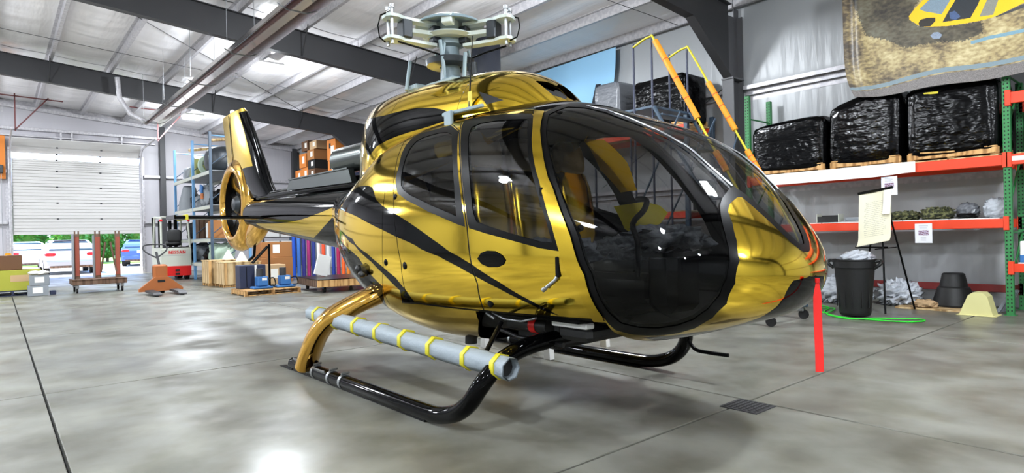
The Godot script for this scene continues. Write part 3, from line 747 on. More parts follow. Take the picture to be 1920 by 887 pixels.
func build_heater():
	var t := thing("tube_heater", "long red radiant tube heater with a shiny hood hung along the roof", "heater", V(3.62, 4.82, -14.0))
	var L := 8.0
	var b := MB.new()
	for s in [-0.6]:
		b.tube([V(s * 0.11, 0.02, -7.0), V(s * 0.11, 0.02, L)], 0.042, 12)
	put("tube", b, M.heater_red, t)
	var h := MB.new()
	var prof := [Vector2(-0.25, -0.09), Vector2(-0.19, 0.06), Vector2(-0.08, 0.10), Vector2(0.08, 0.10), Vector2(0.19, 0.06), Vector2(0.25, -0.09)]
	for i in prof.size() - 1:
		var p: Vector2 = prof[i]; var q: Vector2 = prof[i + 1]
		h.face(V(p.x, p.y, -7.0), V(q.x, q.y, -7.0), V(q.x, q.y, L), V(p.x, p.y, L), V(0, 1, 0))
		h.face(V(p.x, p.y - 0.006, -7.0), V(q.x, q.y - 0.006, -7.0), V(q.x, q.y - 0.006, L), V(p.x, p.y - 0.006, L), V(0, -1, 0))
	put("reflector_hood", h, M.aluminium, t)
	for k in 6:
		var z := -6.5 + k * 2.8
		var w := MB.new()
		w.tube([V(-0.30, 0.0, z), V(-0.16, -0.07, z), V(0.16, -0.07, z), V(0.30, 0.0, z)], 0.012, 6)
		put("bracket", w, M.steel, t)
		var c := MB.new()
		for s in [-1, 1]: c.tube([V(s * 0.25, 0.08, z), V(s * 0.25, 1.35, z)], 0.005, 5)
		put("hanger_chain", c, M.steel, t)
	var f := MB.new()
	f.tube([V(-0.1, 0.0, -6.9), V(-0.5, 0.25, -7.1), V(-0.75, 0.7, -7.15), V(-0.8, 1.3, -7.15)], 0.07, 10)
	put("flue_pipe", f, M.galv, t)

# ---------------------------------------------------------------- lofted skins
# A loft is a table of stations [z, half width, top, bottom, waist height, upper roundness, lower roundness];
# u = sqrt(nose - z) runs along it and v from the keel (0) over the starboard side (x < 0) to the crown (1).
class Loft:
	var st: Array
	var zn: float
	var us := PackedFloat32Array()
	var m := []
	var um: float
	func _init(table: Array):
		st = table; zn = st[0][0]
		for r in st: us.append(sqrt(maxf(zn - r[0], 0.0)))
		um = us[us.size() - 1]
		for k in range(1, 7): m.append(spline(k))
	func spline(k: int) -> PackedFloat32Array:      # second derivatives of the natural cubic spline
		var n := st.size()
		var a := PackedFloat32Array(); var b := PackedFloat32Array(); var c := PackedFloat32Array(); var d := PackedFloat32Array()
		for i in n: a.append(0); b.append(1); c.append(0); d.append(0)
		for i in range(1, n - 1):
			var h0 := us[i] - us[i - 1]; var h1 := us[i + 1] - us[i]
			a[i] = h0; b[i] = 2.0 * (h0 + h1); c[i] = h1
			d[i] = 6.0 * ((st[i + 1][k] - st[i][k]) / h1 - (st[i][k] - st[i - 1][k]) / h0)
		for i in range(1, n):
			var w := a[i] / b[i - 1]
			b[i] -= w * c[i - 1]; d[i] -= w * d[i - 1]
		var x := PackedFloat32Array(); x.resize(n)
		x[n - 1] = d[n - 1] / b[n - 1]
		for i in range(n - 2, -1, -1): x[i] = (d[i] - c[i] * x[i + 1]) / b[i]
		return x
	func at(u: float, v: float) -> Vector3:
		u = clampf(u, 0.0, um); v = clampf(v, 0.0, 1.0)
		var i := 0
		while i < us.size() - 2 and u > us[i + 1]: i += 1
		var h := us[i + 1] - us[i]
		var p := (us[i + 1] - u) / h; var q := (u - us[i]) / h
		var g := []
		for k in 6:
			g.append(p * st[i][k + 1] + q * st[i + 1][k + 1] + ((p * p * p - p) * m[k][i] + (q * q * q - q) * m[k][i + 1]) * h * h / 6.0)
		var c := cos(PI * v); var s := sin(PI * v)
		var e: float = 2.0 / (g[4] if c < 0.0 else g[5])
		var x: float = -maxf(g[0], 0.0) * pow(absf(s), e)
		var y: float = g[3] + ((g[1] - g[3]) * pow(absf(c), e) if c < 0.0 else -(g[3] - g[2]) * pow(absf(c), e))
		return Vector3(x, y, zn - u * u)
	func normal(u: float, v: float) -> Vector3:
		if u < 0.012 and st[0][1] < 0.01: return Vector3(0, 0, 1)
		var e := 0.006
		var a := at(minf(u + e, um), v) - at(maxf(u - e, 0.0), v)
		var b: Vector3
		if v > 1.0 - e or v < e:
			var t := at(u, 1.0 - e if v > 0.5 else e)
			b = Vector3(-2.0 * t.x, 0, 0) * (1.0 if v > 0.5 else -1.0)
		else: b = at(u, v + e) - at(u, v - e)
		var n := a.cross(b)
		var p := at(u, v)
		var ctr := Vector3(0, (at(u, 0.0).y + at(u, 1.0).y) * 0.5, p.z - 0.02)
		if n.dot(p - ctr) < 0.0: n = -n
		return n.normalized()

const UVS := 1000.0
func region(called: String) -> PackedVector2Array:
	var p := P2(REGION[called])
	for i in p.size(): p[i] *= UVS
	return p

func bounds(p: PackedVector2Array) -> Rect2:
	var r := Rect2(p[0], Vector2.ZERO)
	for q in p: r = r.expand(q)
	return r.grow(0.01)

func split(polys: Array, layers: Array) -> Array:     # [[layer name, polygon], ...]; layers come topmost first
	var out := []
	var rem := polys
	for l in layers:
		var next := []
		for p in rem:
			if not l[2].intersects(bounds(p)):
				next.append(p); continue
			var hit := Geometry2D.intersect_polygons(p, l[1])
			if hit.is_empty():
				next.append(p); continue
			for h in hit: out.append([l[0], h])
			for c in Geometry2D.clip_polygons(p, l[1]):
				if not Geometry2D.is_polygon_clockwise(c): next.append(c)
		rem = next
		if rem.is_empty(): break
	for p in rem: out.append(["", p])
	return out

func lay(called: String, poly: PackedVector2Array) -> Array: return [called, poly, bounds(poly)]

func seams(called: String, w: float) -> Array:
	var p := region(called)
	var out := []
	for i in p.size():
		var a := p[i]; var b := p[(i + 1) % p.size()]
		if a.distance_to(b) < 0.5: continue
		var d := (b - a).normalized()
		var n := Vector2(-d.y, d.x) * w
		out.append(PackedVector2Array([a - d * w - n, b + d * w - n, b + d * w + n, a - d * w + n]))
	return out

func emit(mb: MB, lf: Loft, poly: PackedVector2Array, side: float, off := 0.0):
	var tris := Geometry2D.triangulate_polygon(poly)
	var pts := []; var ns := []
	for p in poly:
		var u := p.x / UVS; var v := p.y / UVS
		var q := lf.at(u, v); var n := lf.normal(u, v)
		q += n * off
		if side < 0.0: q.x = -q.x; n.x = -n.x
		pts.append(q); ns.append(n)
	for i in range(0, tris.size(), 3):
		mb.tri(pts[tris[i]], pts[tris[i + 1]], pts[tris[i + 2]], ns[tris[i]], ns[tris[i + 1]], ns[tris[i + 2]])

func cells(lf: Loft, nu: int, nv: int) -> Array:
	var out := []
	for i in nu:
		for j in nv:
			var a := Vector2(lf.um * i / nu, float(j) / nv) * UVS
			var b := Vector2(lf.um * (i + 1) / nu, float(j + 1) / nv) * UVS
			out.append(PackedVector2Array([a, Vector2(b.x, a.y), b, Vector2(a.x, b.y)]))
	return out

func build_helicopter():
	var h := thing("helicopter", "gold and black helicopter standing on black skids, rotor blades removed", "helicopter", V(3.285, 0, -4.72), deg_to_rad(0.9))
	build_cabin(h)
	build_cowling(h)
	build_tail(h)
	build_rotor(h)
	build_gear(h)
	build_interior(h)

func build_cabin(h: Node3D):
	var lf := Loft.new(CABIN)
	var layers := []
	for k in ["handle", "side_glass", "center_glass", "windscreen", "pillar", "front_pane", "rear_pane", "front_window", "rear_window"]: layers.append(lay(k, region(k)))
	for k in ["front_door", "rear_door"]:
		for s in seams(k, 1.3): layers.append(lay("seam", s))
	layers.append(lay("seam", Geometry2D.offset_polyline(P2([1724, 610, 1717, 527, 1721, 450, 1749, 385, 1769, 300]), 1.0)[0]))
	for k in ["sill", "lower_nose", "bay", "roof", "aft_black", "stripe", "thin_stripe", "dark_quarter"]: layers.append(lay(k, region(k)))
	var panels := [lay("front_door", region("front_door")), lay("rear_door", region("rear_door"))]
	var bags := {}
	var bag := func(k: String) -> MB:
		if not bags.has(k): bags[k] = MB.new()
		return bags[k]
	var lining := MB.new()
	var off := {"pillar": 0.010, "handle": 0.006, "seam": -0.003, "bay": -0.09, "side_glass": -0.004, "center_glass": -0.004, "front_pane": -0.004, "rear_pane": -0.004}
	for c in cells(lf, 92, 64):
		for e in split([c], layers):
			var k: String = e[0]
			var ps := [["", e[1]]]
			if k in ["", "stripe", "thin_stripe"]: ps = split([e[1]], panels)
			for q in ps:
				for side in [1.0, -1.0]:
					var s := "R" if side > 0 else "L"
					var door: String = q[0]
					var key := k
					if door != "": key = door + s + k
					elif k in ["front_pane", "front_window", "handle"]: key = "front_door" + s + k
					elif k in ["rear_pane", "rear_window"]: key = "rear_door" + s + k
					elif k in ["pillar", "side_glass", "stripe", "thin_stripe", "dark_quarter", "sill"]: key = k + s
					if k == "handle" and side < 0: key = "front_doorLhandle"
					emit(bag.call(key), lf, q[1], side, off.get(k, 0.0))
					var cz: float = q[1][0].x / UVS
					if not k.ends_with("glass") and not k.ends_with("pane") and k != "bay" and k != "lower_nose" and cz < 1.9:
						emit(lining, lf, q[1], side, -0.028)
	for c in cells(lf, 92, 64):      # protective film stuck inside the port window
		for e in split([c], [lay("film_upper", region("film_upper")), lay("film_lower", region("film_lower"))]):
			if e[0] != "": emit(bag.call(e[0]), lf, e[1], -1.0, -0.032)
	var body := put("fuselage", bags[""], M.gold, h)
	for s in ["R", "L"]: put("black_stripe", bags["stripe" + s], M.black_gloss, body)
	for s in ["R", "L"]: put("lower_stripe", bags["thin_stripe" + s], M.black_gloss, body)
	for s in ["R", "L"]: put("rear_quarter", bags["dark_quarter" + s], M.black_gloss, body)
	put("rear_deck", bags["aft_black"], M.black_gloss, body)
	put("roof_panel", bags["roof"], M.black_gloss, body)
	put("lower_nose_panel", bags["lower_nose"], M.black_gloss, body)
	put("panel_seam", bags["seam"], M.seam, body)
	for s in ["R", "L"]: put("sill_line", bags["sill" + s], M.black_satin, body)
	put("cabin_lining", lining, M.lining, body)
	put("open_equipment_bay", bags["bay"], M.black_matte, body)
	var ws := put("windshield_frame", bags["windscreen"], M.black_satin, h)
	put("windshield_pane", bags["side_glassR"], M.glass, ws)
	put("windshield_pane", bags["side_glassL"], M.glass, ws)
	put("center_pane", bags["center_glass"], M.glass, ws)
	for side in [1.0, -1.0]:
		var s := "R" if side > 0 else "L"
		put("windshield_pillar", bags["pillar" + s], M.gold_satin, h)
		var strip := []
		for i in 8:
			var q: Array = REGION["center_glass"]
			var p := lf.at(q[2 * i], q[2 * i + 1]) + lf.normal(q[2 * i], q[2 * i + 1]) * 0.004
			p.x *= side
			strip.append(p)
		put("post_strip", T1(strip, 0.007, 6), M.silver, ws)
		var fd := put("front_door", bags["front_door" + s], M.gold, h)
		put("window_frame", bags["front_door" + s + "front_window"], M.black_satin, fd)
		put("window_pane", bags["front_door" + s + "front_pane"], M.glass_dark if side > 0 else M.glass, fd)
		put("black_stripe", bags["front_door" + s + "stripe"], M.black_gloss, fd)
		put("handle_recess", bags["front_door" + s + "handle"], M.black_gloss, fd)
		var lv := MB.new()
		lv.tube([V(-0.855 * side, 0.99, 2.20), V(-0.872 * side, 0.955, 2.185), V(-0.875 * side, 0.90, 2.10)], 0.010, 8)
		lv.tube([V(-0.875 * side, 0.905, 2.11), V(-0.876 * side, 0.893, 2.09)], 0.015, 8)
		put("door_lever", lv, M.steel, fd)
		put("hinge", B1(V(-0.822 * side, 1.44, 2.045), V(0.03, 0.12, 0.03), 0.006), M.black_satin, fd)
		put("hinge", B1(V(-0.857 * side, 1.03, 2.20), V(0.03, 0.12, 0.03), 0.006), M.black_satin, fd)
		var rd := put("rear_door", bags["rear_door" + s], M.gold, h)
		put("window_frame", bags["rear_door" + s + "rear_window"], M.black_satin, rd)
		put("window_pane", bags["rear_door" + s + "rear_pane"], M.glass_dark, rd)
		put("black_stripe", bags["rear_door" + s + "stripe"], M.black_gloss, rd)
		if bags.has("rear_door" + s + "thin_stripe"): put("lower_stripe", bags["rear_door" + s + "thin_stripe"], M.black_gloss, rd)
		for c in [[-0.898, 1.538, 0.471, 0.022], [-0.93, 1.007, 0.642, 0.026], [-0.839, 0.782, 1.553, 0.030], [-0.928, 1.026, 0.354, 0.024]]:
			var b := MB.new()
			b.blob(V(c[0] * side, c[1], c[2]), V(0.012, c[3] * 1.15, c[3]), 0.0, 1, 2.0, 14, 8)
			put("latch_cap", b, M.black_gloss, rd if c[2] < 1.4 else fd)
	put("protective_film", bags["film_upper"], M.film_amber, h)
	put("protective_film", bags["film_lower"], M.film_yellow, h)
	# the fuel port on the rear quarter
	var fp := MB.new()
	fp.tube([V(-0.86, 0.95, -0.07), V(-0.93, 0.945, -0.08)], [0.055, 0.05], 14)
	fp.blob(V(-0.935, 0.96, -0.10), V(0.03, 0.04, 0.03), 0.2, 4)
	fp.blob(V(-0.93, 0.92, -0.05), V(0.03, 0.03, 0.04), 0.2, 5)
	put("filler_cap", fp, M.black_plastic, body)
	# equipment hanging in the open bay under the doors
	var eq := MB.new()
	eq.box(V(-0.30, 0.56, 1.62), V(0.42, 0.22, 0.40), 0.03)
	eq.tube([V(-0.54, 0.61, 1.42), V(-0.54, 0.61, 1.80)], 0.052, 14)
	eq.box(V(-0.36, 0.60, 2.05), V(0.46, 0.10, 0.28), 0.03)
	eq.tube([V(-0.58, 0.56, 1.30), V(-0.55, 0.51, 1.5), V(-0.52, 0.50, 1.9)], 0.016, 8)
	put("belly_equipment", eq, M.black_plastic, body)
	put("red_clamp", T1([V(-0.54, 0.61, 1.64), V(-0.54, 0.61, 1.70)], 0.056, 14), M.red, body)
	put("white_box", B1(V(-0.58, 0.655, 2.04), V(0.08, 0.035, 0.30), 0.008), M.white, body)
	var br := MB.new()
	br.tube([V(-0.70, 0.69, 1.40), V(-0.72, 0.66, 1.55), V(-0.70, 0.655, 1.70), V(-0.71, 0.69, 1.85)], 0.009, 6)
	br.tube([V(-0.72, 0.685, 1.36), V(-0.70, 0.65, 1.42)], 0.012, 6)
	put("hydraulic_line", br, M.steel, body)
	put("belly_drain", T1([V(-0.30, 0.42, 0.62), V(-0.30, 0.33, 0.62)], 0.05, 12), M.black_plastic, body)

func build_cowling(h: Node3D):
	var lf := Loft.new(COWL)
	var layers := []
	for k in ["hatch", "cowl_vent", "cowl_sliver", "cowl_black"]: layers.append(lay(k, region(k)))
	layers.append(lay("seam", Geometry2D.offset_polyline(P2([905, 520, 900, 1001]), 1.0)[0]))
	layers.append(lay("seam", Geometry2D.offset_polyline(P2([1290, 520, 1290, 1001]), 1.0)[0]))
	var bags := {}
	for c in cells(lf, 48, 40):
		if c[2].y / UVS < 0.40: continue
		for e in split([c], layers):
			for side in [1.0, -1.0]:
				var key: String = e[0] + ("" if e[0] in ["", "seam"] else ("R" if side > 0 else "L"))
				if not bags.has(key): bags[key] = MB.new()
				emit(bags[key], lf, e[1], side, {"hatch": -0.05, "seam": -0.003}.get(e[0], 0.0))
	var cw := put("engine_cowling", bags[""], M.gold, h)
	for s in ["R", "L"]: put("black_patch", bags["cowl_black" + s], M.black_gloss, cw)
	for s in ["R", "L"]: put("black_sliver", bags["cowl_sliver" + s], M.black_gloss, cw)
	for s in ["R", "L"]: put("air_intake", bags["hatch" + s], M.black_matte, cw)
	for s in ["R", "L"]: put("triangular_vent", bags["cowl_vent" + s], M.black_matte, cw)
	put("panel_seam", bags["seam"], M.seam, cw)
	var bk := MB.new()
	var ring := []
	for j in 41: ring.append(lf.at(lf.um, 0.40 + 0.60 * j / 40.0))
	for s in [1.0, -1.0]:
		for j in 40:
			var a: Vector3 = ring[j]; var b: Vector3 = ring[j + 1]
			a.x *= s; b.x *= s
			bk.tri(a, b, V(0, 2.0, a.z - 0.02), V(0, 0, -1), V(0, 0, -1), V(0, 0, -1))
	put("rear_bulkhead", bk, M.black_matte, cw)
	var rv := MB.new()
	for j in 9:
		var p := lf.at(0.902, 0.58 + j * 0.045)
		rv.blob(p, V(0.006, 0.006, 0.006), 0.0, 1, 1.0, 6, 4)
	put("rivet", rv, M.steel, cw)
	# exhaust
	var ex := MB.new()
	ex.xf = Transform3D(Basis(V(1, 0, 0), -PI / 2), V(-0.02, 2.16, -0.8))
	ex.lathe([Vector2(0.21, 0.0), Vector2(0.20, 0.30), Vector2(0.165, 0.62), Vector2(0.155, 0.72), Vector2(0.165, 1.45), Vector2(0.158, 1.46), Vector2(0.14, 0.7)], 28)
	put("exhaust_pipe", ex, M.exhaust, h)
	# roof rail and whip aerial
	var rl := MB.new()
	rl.bar(V(-0.56, 2.185, 0.66), V(-0.50, 2.195, 1.10), 0.03, 0.028, 0.006)
	rl.box(V(-0.575, 2.12, 0.76), V(0.03, 0.16, 0.10), 0.008)
	put("roof_rail", rl, M.rotor_grey, h)
	var an := put("whip_aerial", T1([V(-0.50, 2.19, 0.93), V(-0.49, 2.35, 0.93), V(-0.47, 2.76, 0.95)], [0.010, 0.006, 0.004], 6), M.black_satin, h)
	put("warning_flag", B1(V(-0.50, 2.27, 0.94), V(0.006, 0.12, 0.05), 0.002), M.yellow, an)

func build_tail(h: Node3D):
	var lf := Loft.new(BOOM)
	var bags := {"": MB.new(), "boom_gold": MB.new(), "boom_gold_port": MB.new()}
	var layers := [lay("boom_gold", region("boom_gold"))]
	for c in cells(lf, 40, 36):
		for e in split([c], layers):
			for side in [1.0, -1.0]: emit(bags[e[0] if e[0] == "" or side > 0 else "boom_gold_port"], lf, e[1], side)
	var bm := put("tail_boom", bags[""], M.black_gloss, h)
	for k in ["boom_gold", "boom_gold_port"]: put("gold_band", bags[k], M.gold, bm)
	var dc := MB.new()
	dc.tube([V(0, 1.86, -1.3), V(0, 1.885, -3.0), V(0, 1.90, -5.2)], [0.10, 0.09, 0.07], 12)
	put("shaft_cover", dc, M.black_gloss, bm)
	var sh := MB.new()
	sh.prism(P2([-1.72, 1.86, -1.80, 2.02, -3.55, 2.03, -3.65, 1.90]), -0.17, -0.10)
	sh.prism(P2([-1.80, 2.02, -1.80, 2.035, -3.55, 2.045, -3.55, 2.03]), -0.19, 0.02)
	put("cover_panel", sh, M.exhaust, bm)
	# shroud: a thick ring with a rounded lip, turned about x
	var c0 := V(0, 1.84, -6.16)
	var rg := MB.new(); var dk := MB.new()
	rg.xf = Transform3D(Basis(V(0, 0, 1), PI / 2), c0)     # y of the lathe -> -x
	dk.xf = rg.xf
	var prof := [Vector2(0.79, 0.0), Vector2(0.78, 0.05), Vector2(0.74, 0.105), Vector2(0.66, 0.15), Vector2(0.60, 0.172), Vector2(0.56, 0.17), Vector2(0.535, 0.145), Vector2(0.525, 0.10)]
	lathe_smooth(rg, prof, 56)
	var back := []
	for p in prof: back.append(Vector2(p.x, -p.y))
	lathe_smooth(rg, back, 56)
	var rn := put("fan_shroud", rg, M.gold_rose, h)
	dk.lathe([Vector2(0.525, 0.10), Vector2(0.515, 0.0), Vector2(0.525, -0.10)], 48)
	put("duct", dk, M.black_satin, rn)
	var hub := MB.new()
	hub.xf = rg.xf
	hub.lathe([Vector2(0.001, 0.14), Vector2(0.10, 0.12), Vector2(0.15, 0.06), Vector2(0.15, -0.12), Vector2(0.001, -0.14)], 24)
	put("fan_hub", hub, M.rotor_dark, rn)
	for k in 10:
		var a := TAU * k / 10 + 0.2
		var d := V(0, sin(a), cos(a))
		var b := MB.new()
		b.bar(c0 + d * 0.14, c0 + d * 0.50, 0.075, 0.012, 0.003, V(1, 0, 0).rotated(d, 0.6))
		put("fan_blade", b, M.black_satin, rn)
	for k in 3:
		var a := TAU * k / 3 + 0.6
		var d := V(0, sin(a), cos(a))
		put("stator_vane", T1([c0 + d * 0.12 + V(0.08, 0, 0), c0 + d * 0.52 + V(0.08, 0, 0)], 0.02, 6), M.black_satin, rn)
	# fairing between boom and shroud
	var fr := MB.new()
	fr.xf = Transform3D(Basis(V(1, 0, 0), -0.42), V(0, 1.42, -5.36))
	fr.blob(V(0, 0, 0), V(0.125, 0.22, 0.58), 0.0, 1, 1.0, 32, 20)
	put("shroud_fairing", fr, M.gold_rose, h)
	# fin: aerofoil sections stacked upwards, black ahead of the rudder line and gold behind
	var rows := [[1.90, -4.50, -5.80, 0.10], [2.15, -4.74, -6.45, 0.125], [2.40, -4.92, -6.66, 0.12], [2.65, -5.12, -6.70, 0.105], [2.95, -5.36, -6.80, 0.095], [3.22, -5.60, -6.90, 0.085], [3.36, -5.74, -6.95, 0.075], [3.43, -5.86, -6.95, 0.05]]
	var blk := MB.new(); var gld := MB.new()
	var nu := 36
	var sec := func(row: Array, i: int) -> Array:
		var a := TAU * i / nu
		var t := 0.5 - 0.5 * cos(a)               # 0 leading edge, 1 trailing edge
		var w: float = row[3] * sqrt(t) * (1.0 - 0.82 * t) * 2.2
		var z: float = lerpf(row[1], row[2], t)
		return [V(w * (-1.0 if a < PI else 1.0), row[0], z), t]
	for r in rows.size() - 1:
		for i in nu:
			var a = sec.call(rows[r], i); var b = sec.call(rows[r], i + 1); var c = sec.call(rows[r + 1], i + 1); var d = sec.call(rows[r + 1], i)
			var tm: float = (a[1] + b[1]) / 2
			var gold: bool = (tm > 0.20 and r >= 2) or r >= 6 or (tm > 0.80)
			var mb: MB = gld if gold else blk
			var out := V(signf(a[0].x + b[0].x + 0.0001) * 1.0, 0, 0.9 * (1.0 - 2.0 * tm))
			if tm < 0.12: out = V(out.x * 0.3, 0, 1)
			var nf := func(row: Array, k: int) -> Vector3:
				var p: Vector3 = sec.call(row, k - 1)[0]; var q: Vector3 = sec.call(row, k + 1)[0]
				var e := (q - p)
				var n := V(e.z, 0.0, -e.x)
				if n.dot(out) < 0.0: n = -n
				return (n.normalized() + V(0, 0.05, 0)).normalized()
			mb.quad(a[0], b[0], c[0], d[0], nf.call(rows[r], i), nf.call(rows[r], i + 1), nf.call(rows[r + 1], i + 1), nf.call(rows[r + 1], i))
	var tp: Array = rows[rows.size() - 1]
	for i in nu:
		gld.tri(sec.call(tp, i)[0], sec.call(tp, i + 1)[0], V(0, tp[0] + 0.012, (tp[1] + tp[2]) / 2), V(0, 1, 0), V(0, 1, 0), V(0, 1, 0))
	var fin := put("tail_fin", blk, M.black_gloss, h)
	put("rudder", gld, M.gold_satin, fin)
	put("rudder_line", T1([V(-0.075, 3.38, -6.45), V(-0.085, 2.9, -6.32), V(-0.09, 2.55, -6.22)], 0.006, 5), M.black_satin, fin)
	put("tail_light", B1(V(0, 3.47, -6.5), V(0.05, 0.06, 0.10), 0.01), M.white, fin)
	# stabiliser
	var sb := MB.new()
	sb.prism(P2([-4.50, 0.0, -4.53, 0.022, -4.62, 0.030, -4.98, 0.006, -4.98, -0.006, -4.62, -0.030, -4.53, -0.022]), -1.37, 1.37)
	sb.box(V(-1.37, 0, -4.72), V(0.02, 0.06, 0.50), 0.006)
	sb.box(V(1.37, 0, -4.72), V(0.02, 0.06, 0.50), 0.006)
	var so := put("stabiliser", sb, M.black_gloss, h)
	so.position = V(0, 1.565, 0)
	put("tape_band", B1(V(-1.22, 0, -4.74), V(0.03, 0.072, 0.52), 0.004), M.tape, so)
	# tail guard
	put("tail_skid", T1([V(0, 1.16, -5.5), V(0, 0.98, -5.55), V(0, 0.9, -5.8)], 0.022, 8), M.black_satin, h)

func lathe_smooth(b: MB, prof: Array, seg: int):
	var ns := []
	for i in prof.size():
		var p: Vector2 = prof[maxi(i - 1, 0)]; var q: Vector2 = prof[mini(i + 1, prof.size() - 1)]
		var d := (q - p).normalized()
		ns.append(Vector2(d.y, -d.x))
	var flip := 1.0
	if ns[0].x < 0.0: flip = -1.0
	for i in prof.size() - 1:
		var p: Vector2 = prof[i]; var q: Vector2 = prof[i + 1]
		var m: Vector2 = ns[i] * flip; var n: Vector2 = ns[i + 1] * flip
		for k in seg:
			var a := TAU * k / seg; var c := TAU * (k + 1) / seg
			var ca := Vector3(cos(a), 0, sin(a)); var cb := Vector3(cos(c), 0, sin(c))
			b.quad(ca * p.x + Vector3.UP * p.y, ca * q.x + Vector3.UP * q.y, cb * q.x + Vector3.UP * q.y, cb * p.x + Vector3.UP * p.y,
				ca * m.x + Vector3.UP * m.y, ca * n.x + Vector3.UP * n.y, cb * n.x + Vector3.UP * n.y, cb * m.x + Vector3.UP * m.y)

func build_rotor(h: Node3D):
	var ms := MB.new()
	ms.lathe([Vector2(0.001, 2.55), Vector2(0.15, 2.56), Vector2(0.15, 2.64), Vector2(0.095, 2.68), Vector2(0.090, 2.80), Vector2(0.085, 2.98), Vector2(0.13, 3.0), Vector2(0.13, 3.05), Vector2(0.001, 3.06)], 28)
	var mast := put("rotor_mast", ms, M.rotor_grey, h)
	var bs := MB.new()
	bs.lathe([Vector2(0.20, 2.52), Vector2(0.26, 2.56), Vector2(0.24, 2.62), Vector2(0.16, 2.65)], 24)
	bs.box(V(-0.14, 2.60, 0.20), V(0.16, 0.06, 0.26), 0.015)
	bs.box(V(-0.2, 2.60, -0.16), V(0.26, 0.06, 0.14), 0.015)
	put("mast_base", bs, M.rotor_grey, mast)
	var sp := MB.new()
	sp.lathe([Vector2(0.10, 2.80), Vector2(0.22, 2.81), Vector2(0.23, 2.86), Vector2(0.10, 2.88)], 28)
	put("swashplate", sp, M.rotor_dark, mast)
	var st := MB.new()
	st.lathe([Vector2(0.001, 3.05), Vector2(0.21, 3.05), Vector2(0.25, 3.075), Vector2(0.21, 3.10), Vector2(0.001, 3.11)], 24)
	put("star_plate", st, M.rotor_white, mast)
	var dm := MB.new()
	lathe_smooth(dm, [Vector2(0.001, 3.265), Vector2(0.11, 3.262), Vector2(0.21, 3.245), Vector2(0.29, 3.21), Vector2(0.325, 3.175), Vector2(0.31, 3.172), Vector2(0.18, 3.205), Vector2(0.001, 3.22)], 40)
	put("hub_cap", dm, M.rotor_grey, mast)
	var nb := MB.new()
	nb.lathe([Vector2(0.12, 3.10), Vector2(0.12, 3.21)], 20)
	nb.box(V(-0.16, 3.165, 0.20), V(0.10, 0.09, 0.10), 0.01, Basis(V(0, 1, 0), 0.62))
	put("cap_support", nb, M.rotor_white, mast)
	# two of the three arms lean towards the viewer's quarter of the hangar, the third points away
	var face := atan2(-0.584, 0.812)
	for k in 3:
		var a := face + deg_to_rad([62.0, -62.0, 180.0][k])
		var bs2 := Basis(V(0, 1, 0), a)
		var ar := MB.new()
		ar.xf = Transform3D(bs2, V(0, 3.075, 0)) * Transform3D(Basis.from_scale(V(1, 1, 0.78)), V(0, 0, 0))
		# star arm tapering outwards, between two sleeve plates
		ar.prism(P2([-0.13, 0.10, -0.055, 0.32, -0.03, 0.62, 0.03, 0.62, 0.055, 0.32, 0.13, 0.10]), -0.018, 0.018, "xz")
		var arm := put("rotor_arm", ar, M.rotor_white, h)
		for s in [1.0, -1.0]:
			var pl := MB.new()
			pl.xf = ar.xf
			pl.prism(P2([-0.045, 0.20, -0.05, 0.60, -0.085, 0.70, -0.085, 0.79, -0.05, 0.83, 0.05, 0.83, 0.085, 0.79, 0.085, 0.70, 0.05, 0.60, 0.045, 0.20]), s * 0.095 - 0.014, s * 0.095 + 0.014, "xz")
			put("sleeve_plate", pl, M.rotor_white, arm)
		var el := MB.new()
		el.xf = ar.xf
		el.box(V(0, 0, 0.58), V(0.15, 0.165, 0.12), 0.012)
		put("elastomer_block", el, M.rotor_dark, arm)
		var e2 := MB.new()
		e2.xf = ar.xf
		e2.box(V(0, 0, 0.20), V(0.11, 0.16, 0.10), 0.012)
		put("elastomer_block", e2, M.rotor_dark, arm)
		var pn := MB.new()
		pn.xf = ar.xf
		for s in [-0.045, 0.045]:
			pn.tube([V(s, -0.15, 0.76), V(s, 0.19, 0.76)], 0.017, 10)
			pn.tube([V(s, 0.165, 0.76), V(s, 0.195, 0.76)], 0.028, 10)
		put("blade_pin", pn, M.steel, arm)
		var hs := MB.new()
		hs.xf = ar.xf
		hs.tube([V(0.05, 0.12, 0.80), V(0.02, 0.09, 0.88), V(0, 0, 0.905), V(-0.02, -0.09, 0.88), V(-0.04, -0.12, 0.80)], 0.008, 6)
		put("cable", hs, M.black_satin, arm)
		var h2 := MB.new()
		h2.xf = ar.xf
		h2.tube([V(0.06, -0.13, 0.70), V(0.07, -0.16, 0.42), V(0.09, -0.20, 0.16)], 0.009, 6)
		put("cable", h2, M.black_satin, arm)
		var ln := MB.new()
		ln.xf = ar.xf
		ln.tube([V(0.13, -0.10, 0.16), V(0.15, -0.24, 0.20)], 0.016, 8)
		ln.tube([V(0.15, -0.24, 0.20), V(0.02, -0.23, 0.22), V(-0.02, -0.23, 0.10)], 0.018, 8)
		put("pitch_link", ln, M.rotor_grey, arm)
	for e in [[V(-0.30, 2.86, -0.22), V(-0.36, 2.58, -0.20)], [V(-0.05, 2.86, 0.30), V(-0.10, 2.60, 0.34)], [V(-0.18, 3.0, 0.10), V(-0.16, 2.6, 0.15)]]:
		put("control_rod", T1([e[0], e[1]], 0.018, 8), M.rotor_grey, mast)
	put("servo_boot", T1([V(0.02, 2.78, 0.30), V(0.05, 2.62, 0.30)], [0.05, 0.035], 10), M.rotor_dark, mast)

